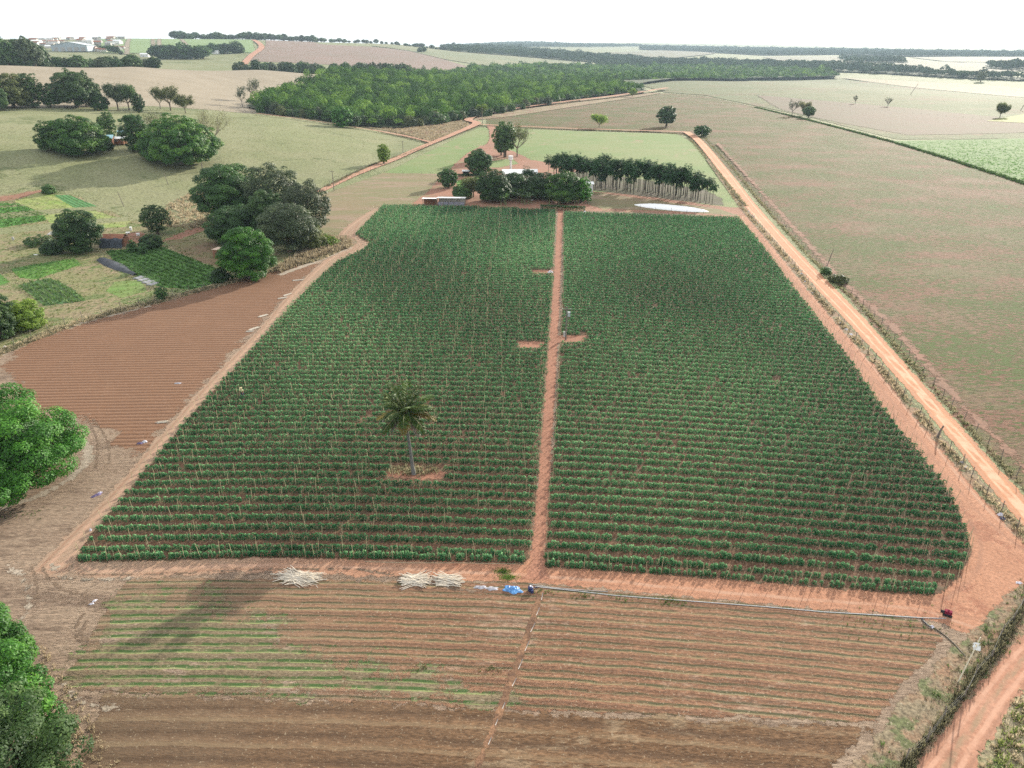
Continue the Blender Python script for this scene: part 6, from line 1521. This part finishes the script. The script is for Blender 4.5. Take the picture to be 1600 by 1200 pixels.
for i, (x, y, s_) in enumerate(((1240, 420, .8), (1252, 428, .8), (1258, 440, .6), (1270, 458, .6), (1281, 466, .5), (1313, 505, .7), (1322, 515, 1.0), (1330, 523, .9), (1336, 531, .5), (1502, 723, .6), (1509, 731, .6), (1170, 330, .9), (1177, 338, 1.0), (1183, 348, .7))):
    crumple('litter', 'pale scrap of plastic litter caught in the roadside verge, ' + ('upper stretch near the white cover' if y < 360 else 'stretch level with the leaning pole' if y < 480 else 'dense cluster at mid height' if y < 600 else 'lower stretch by the gate post'), 'litter', x, y, .5 * s_, .3 * s_, .18, M_scrap if i % 3 else M_greyp, 20 + i, i * .7)['group'] = 'plastic litter along the roadside verge'
crumple('feed_sack', 'white bag at the left end of the upper clearing beside the path', 'sack', 860, 426, .6, .35, .5, M_scrap, 50)
for (x, y, lab) in ((831, 313, 'small white sack under the dark farm trees, left of the hedge'), (861, 330, 'small white sack at the foot of the clipped hedge, left one'), (914, 331, 'small white sack at the foot of the clipped hedge, right end')):
    crumple('feed_sack', lab, 'sack', x, y, .4, .3, .3, M_scrap, x)
# irrigation pipes
M_pipe = plain_mat('grey_pipe', (.42, .44, .45), .5, .4, .2, 2)
def pipe(name, label, pts, r=.06, mat=None):
    q = [P(*p) for p in pts]; o0 = Vector(q[0]); o = MB().tube([Vector(p) - o0 + Vector((0, 0, r + .02)) for p in q], r, 8).build(name, mat or M_pipe, None, q[0], smooth=True); tag(o, label, 'pipe'); return o
pipe('irrigation_pipe', 'long grey irrigation pipe lying between the orange track and the harvested ground', [(836, 917), (900, 924), (960, 931), (1040, 937), (1120, 943), (1200, 949), (1290, 957), (1360, 961), (1440, 966), (1478, 967)], .035)
pipe('irrigation_hose', 'thinner pale hose running just above the start of the long pipe', [(826, 913), (860, 918), (900, 922), (950, 925)], .03, M_conc)
pipe('irrigation_pipe', 'short dark elbow of pipe below the right end of the long pipe', [(1440, 967), (1443, 972), (1450, 978), (1455, 981)], .06, plain_mat('dark_pipe', (.10, .10, .10), .5, .4))
o = pipe('irrigation_hose', 'dark hose trailing down to the bank from the pipe elbow', [(1461, 983), (1478, 995), (1492, 1008), (1508, 1026)], .04, plain_mat('dark_hose', (.09, .085, .06), .6, .3))
o = crumple('feed_sack', 'small white cap on the end of the dark pipe elbow', 'cap', 1456, 980, .18, .16, .2, M_scrap, 61)
pipe('irrigation_hose', 'thin pale hose lying at the front edge of the crop left of the path', [(570, 878), (640, 880), (720, 880), (775, 881), (820, 882)], .02, M_twine)
b = P(1480, 962); root = empty('pump', b, 'small maroon motor pump at the right end of the long grey pipe', 'pump', None, -.5)
M_mar = plain_mat('maroon_metal', (.20, .02, .045), .85, .1, .15); MB().box(-.28, .28, -.16, .16, .25, .55).build('housing', M_mar, root); MB().tube([(-.3, 0, .3), (-.55, 0, .3)], [.14, .14], 10).build('impeller_casing', M_darkint, root); MB().box(-.35, .35, -.2, -.14, 0, .24).box(-.35, .35, .14, .2, 0, .24).build('skid', M_darkint, root); MB().tube([(0, 0, .552), (0, 0, .66)], .07, 8).build('exhaust', M_mar, root)
tr = [(848, 927), (846, 938), (843, 950), (838, 962), (836, 974), (829, 988), (827, 1002), (820, 1018), (817, 1030), (810, 1046), (807, 1060), (800, 1073), (789, 1098), (785, 1108), (778, 1124), (774, 1134), (768, 1152), (763, 1164)]
for i in range(0, len(tr) - 1, 2):
    o = pipe('drip_pipe', 'short length of pale pipe lying along the orange trench in the harvested ground', [tr[i], tr[i + 1]], .022, M_conc); o['group'] = 'pipe lengths along the trench'

# ================================================================== WORKER IN THE CROP
def skin_body(name, joints, edges, mat, parent, loc=(0, 0, 0), sub=1):
    me = bpy.data.meshes.new(name); me.from_pydata([j[:3] for j in joints], edges, []); o = mesh_obj(name, me, mat, parent, loc)
    sk = o.modifiers.new('skin', 'SKIN'); sk.use_smooth_shade = True
    lay = me.skin_vertices[0].data if me.skin_vertices else None
    if lay is None:
        bpy.context.view_layer.objects.active = o; lay = me.skin_vertices[0].data
    for i, j in enumerate(joints):
        lay[i].radius = (j[3], j[3] if len(j) < 5 else j[4]); lay[i].use_root = (i == 0)
    ss = o.modifiers.new('sub', 'SUBSURF'); ss.levels = sub; ss.render_levels = sub
    return o
pb = P(380, 622)
person = empty('person', pb, 'worker in a pale yellow shirt and dark blue trousers bending over the crop rows', 'person')
J = [(0, 0, .95, .13, .10), (0, -.05, 1.15, .14, .10), (0, -.13, 1.36, .16, .10), (0, -.20, 1.47, .06, .06), (0, -.25, 1.57, .085, .095), (0, -.27, 1.67, .09, .10), (0, -.27, 1.74, .05, .05),
     (.18, -.14, 1.38, .06, .06), (.28, -.25, 1.12, .045, .045), (.22, -.46, .96, .034, .034), (.20, -.53, .92, .034, .018),
     (-.18, -.14, 1.38, .06, .06), (-.30, -.25, 1.12, .045, .045), (-.24, -.46, .98, .034, .034), (-.22, -.53, .94, .034, .018),
     (.10, .02, .88, .095, .09), (.12, -.04, .48, .062, .062), (.12, .04, .09, .042, .045), (.12, -.12, .04, .045, .03),
     (-.10, .02, .88, .095, .09), (-.13, -.02, .48, .062, .062), (-.13, .06, .09, .042, .045), (-.13, -.10, .04, .045, .03)]
E = [(0, 1), (1, 2), (2, 3), (3, 4), (4, 5), (5, 6), (2, 7), (7, 8), (8, 9), (9, 10), (2, 11), (11, 12), (12, 13), (13, 14), (0, 15), (15, 16), (16, 17), (17, 18), (0, 19), (19, 20), (20, 21), (21, 22)]
for hs, wi in ((1, 10), (-1, 14)):
    w0 = J[wi]
    for k in range(5):
        ang = (-.45, -.22, 0, .22, .9)[k]; L = (.06, .07, .075, .065, .05)[k]
        a0 = len(J); J.append((w0[0] + hs * math.sin(ang) * .03, w0[1] - .03, w0[2] - .02, .009, .009)); J.append((w0[0] + hs * math.sin(ang) * .05, w0[1] - .03 - L * .6, w0[2] - .05, .008, .008)); E += [(wi, a0), (a0, a0 + 1)]
body = skin_body('body', J, E, plain_mat('skin', (.30, .17, .11), .6, .3, .05), person)
M_shirt = plain_mat('pale_yellow_cotton', (.72, .70, .42), .85, .1, .08); M_jeans = plain_mat('dark_denim', (.04, .055, .11), .85, .1, .15)
skin_body('shirt', [(0, 0, .98, .16, .125), (0, -.05, 1.15, .165, .12), (0, -.13, 1.36, .18, .12), (0, -.17, 1.44, .08, .08), (.18, -.14, 1.38, .08, .08), (.25, -.21, 1.2, .062, .062), (-.18, -.14, 1.38, .08, .08), (-.26, -.21, 1.2, .062, .062)], [(0, 1), (1, 2), (2, 3), (2, 4), (4, 5), (2, 6), (6, 7)], M_shirt, person)
skin_body('trousers', [(0, 0, .96, .15, .12), (.10, .02, .86, .115, .11), (.12, -.04, .48, .082, .085), (.12, .04, .14, .065, .07), (-.10, .02, .86, .115, .11), (-.13, -.02, .48, .082, .085), (-.13, .06, .14, .065, .07)], [(0, 1), (1, 2), (2, 3), (0, 4), (4, 5), (5, 6)], M_jeans, person)
MB().tube([(0, -.27, 1.70), (0, -.272, 1.705), (0, -.28, 1.715), (0, -.28, 1.80), (0, -.28, 1.82)], [.22, .21, .115, .10, .04], 16).build('straw_hat', plain_mat('straw', (.62, .52, .30), .8, .2, .15, 8), person)
for sx in (-1, 1): MB().tube([(.035 * sx, -.365, 1.655), (.035 * sx, -.372, 1.655)], [.012, .012], 6).build('eye', M_darkint, person)

# ================================================================== HAZE
hz = MB().box(-15200, 15200, -15200, 15200, -30, 165).build('haze', None)
hz.hide_render = False
hm_ = bpy.data.materials.new('haze'); hm_.use_nodes = True; ht = hm_.node_tree; ht.nodes.clear()
vo = ht.nodes.new('ShaderNodeVolumePrincipled'); vo.inputs['Color'].default_value = (.66, .84, 1.0, 1); vo.inputs['Density'].default_value = .00008; vo.inputs['Anisotropy'].default_value = .1
ou = ht.nodes.new('ShaderNodeOutputMaterial'); ht.links.new(vo.outputs[0], ou.inputs['Volume'])
hz.data.materials.append(hm_); tag(hz, 'thin pale blue haze over the whole countryside', 'haze', kind='stuff')
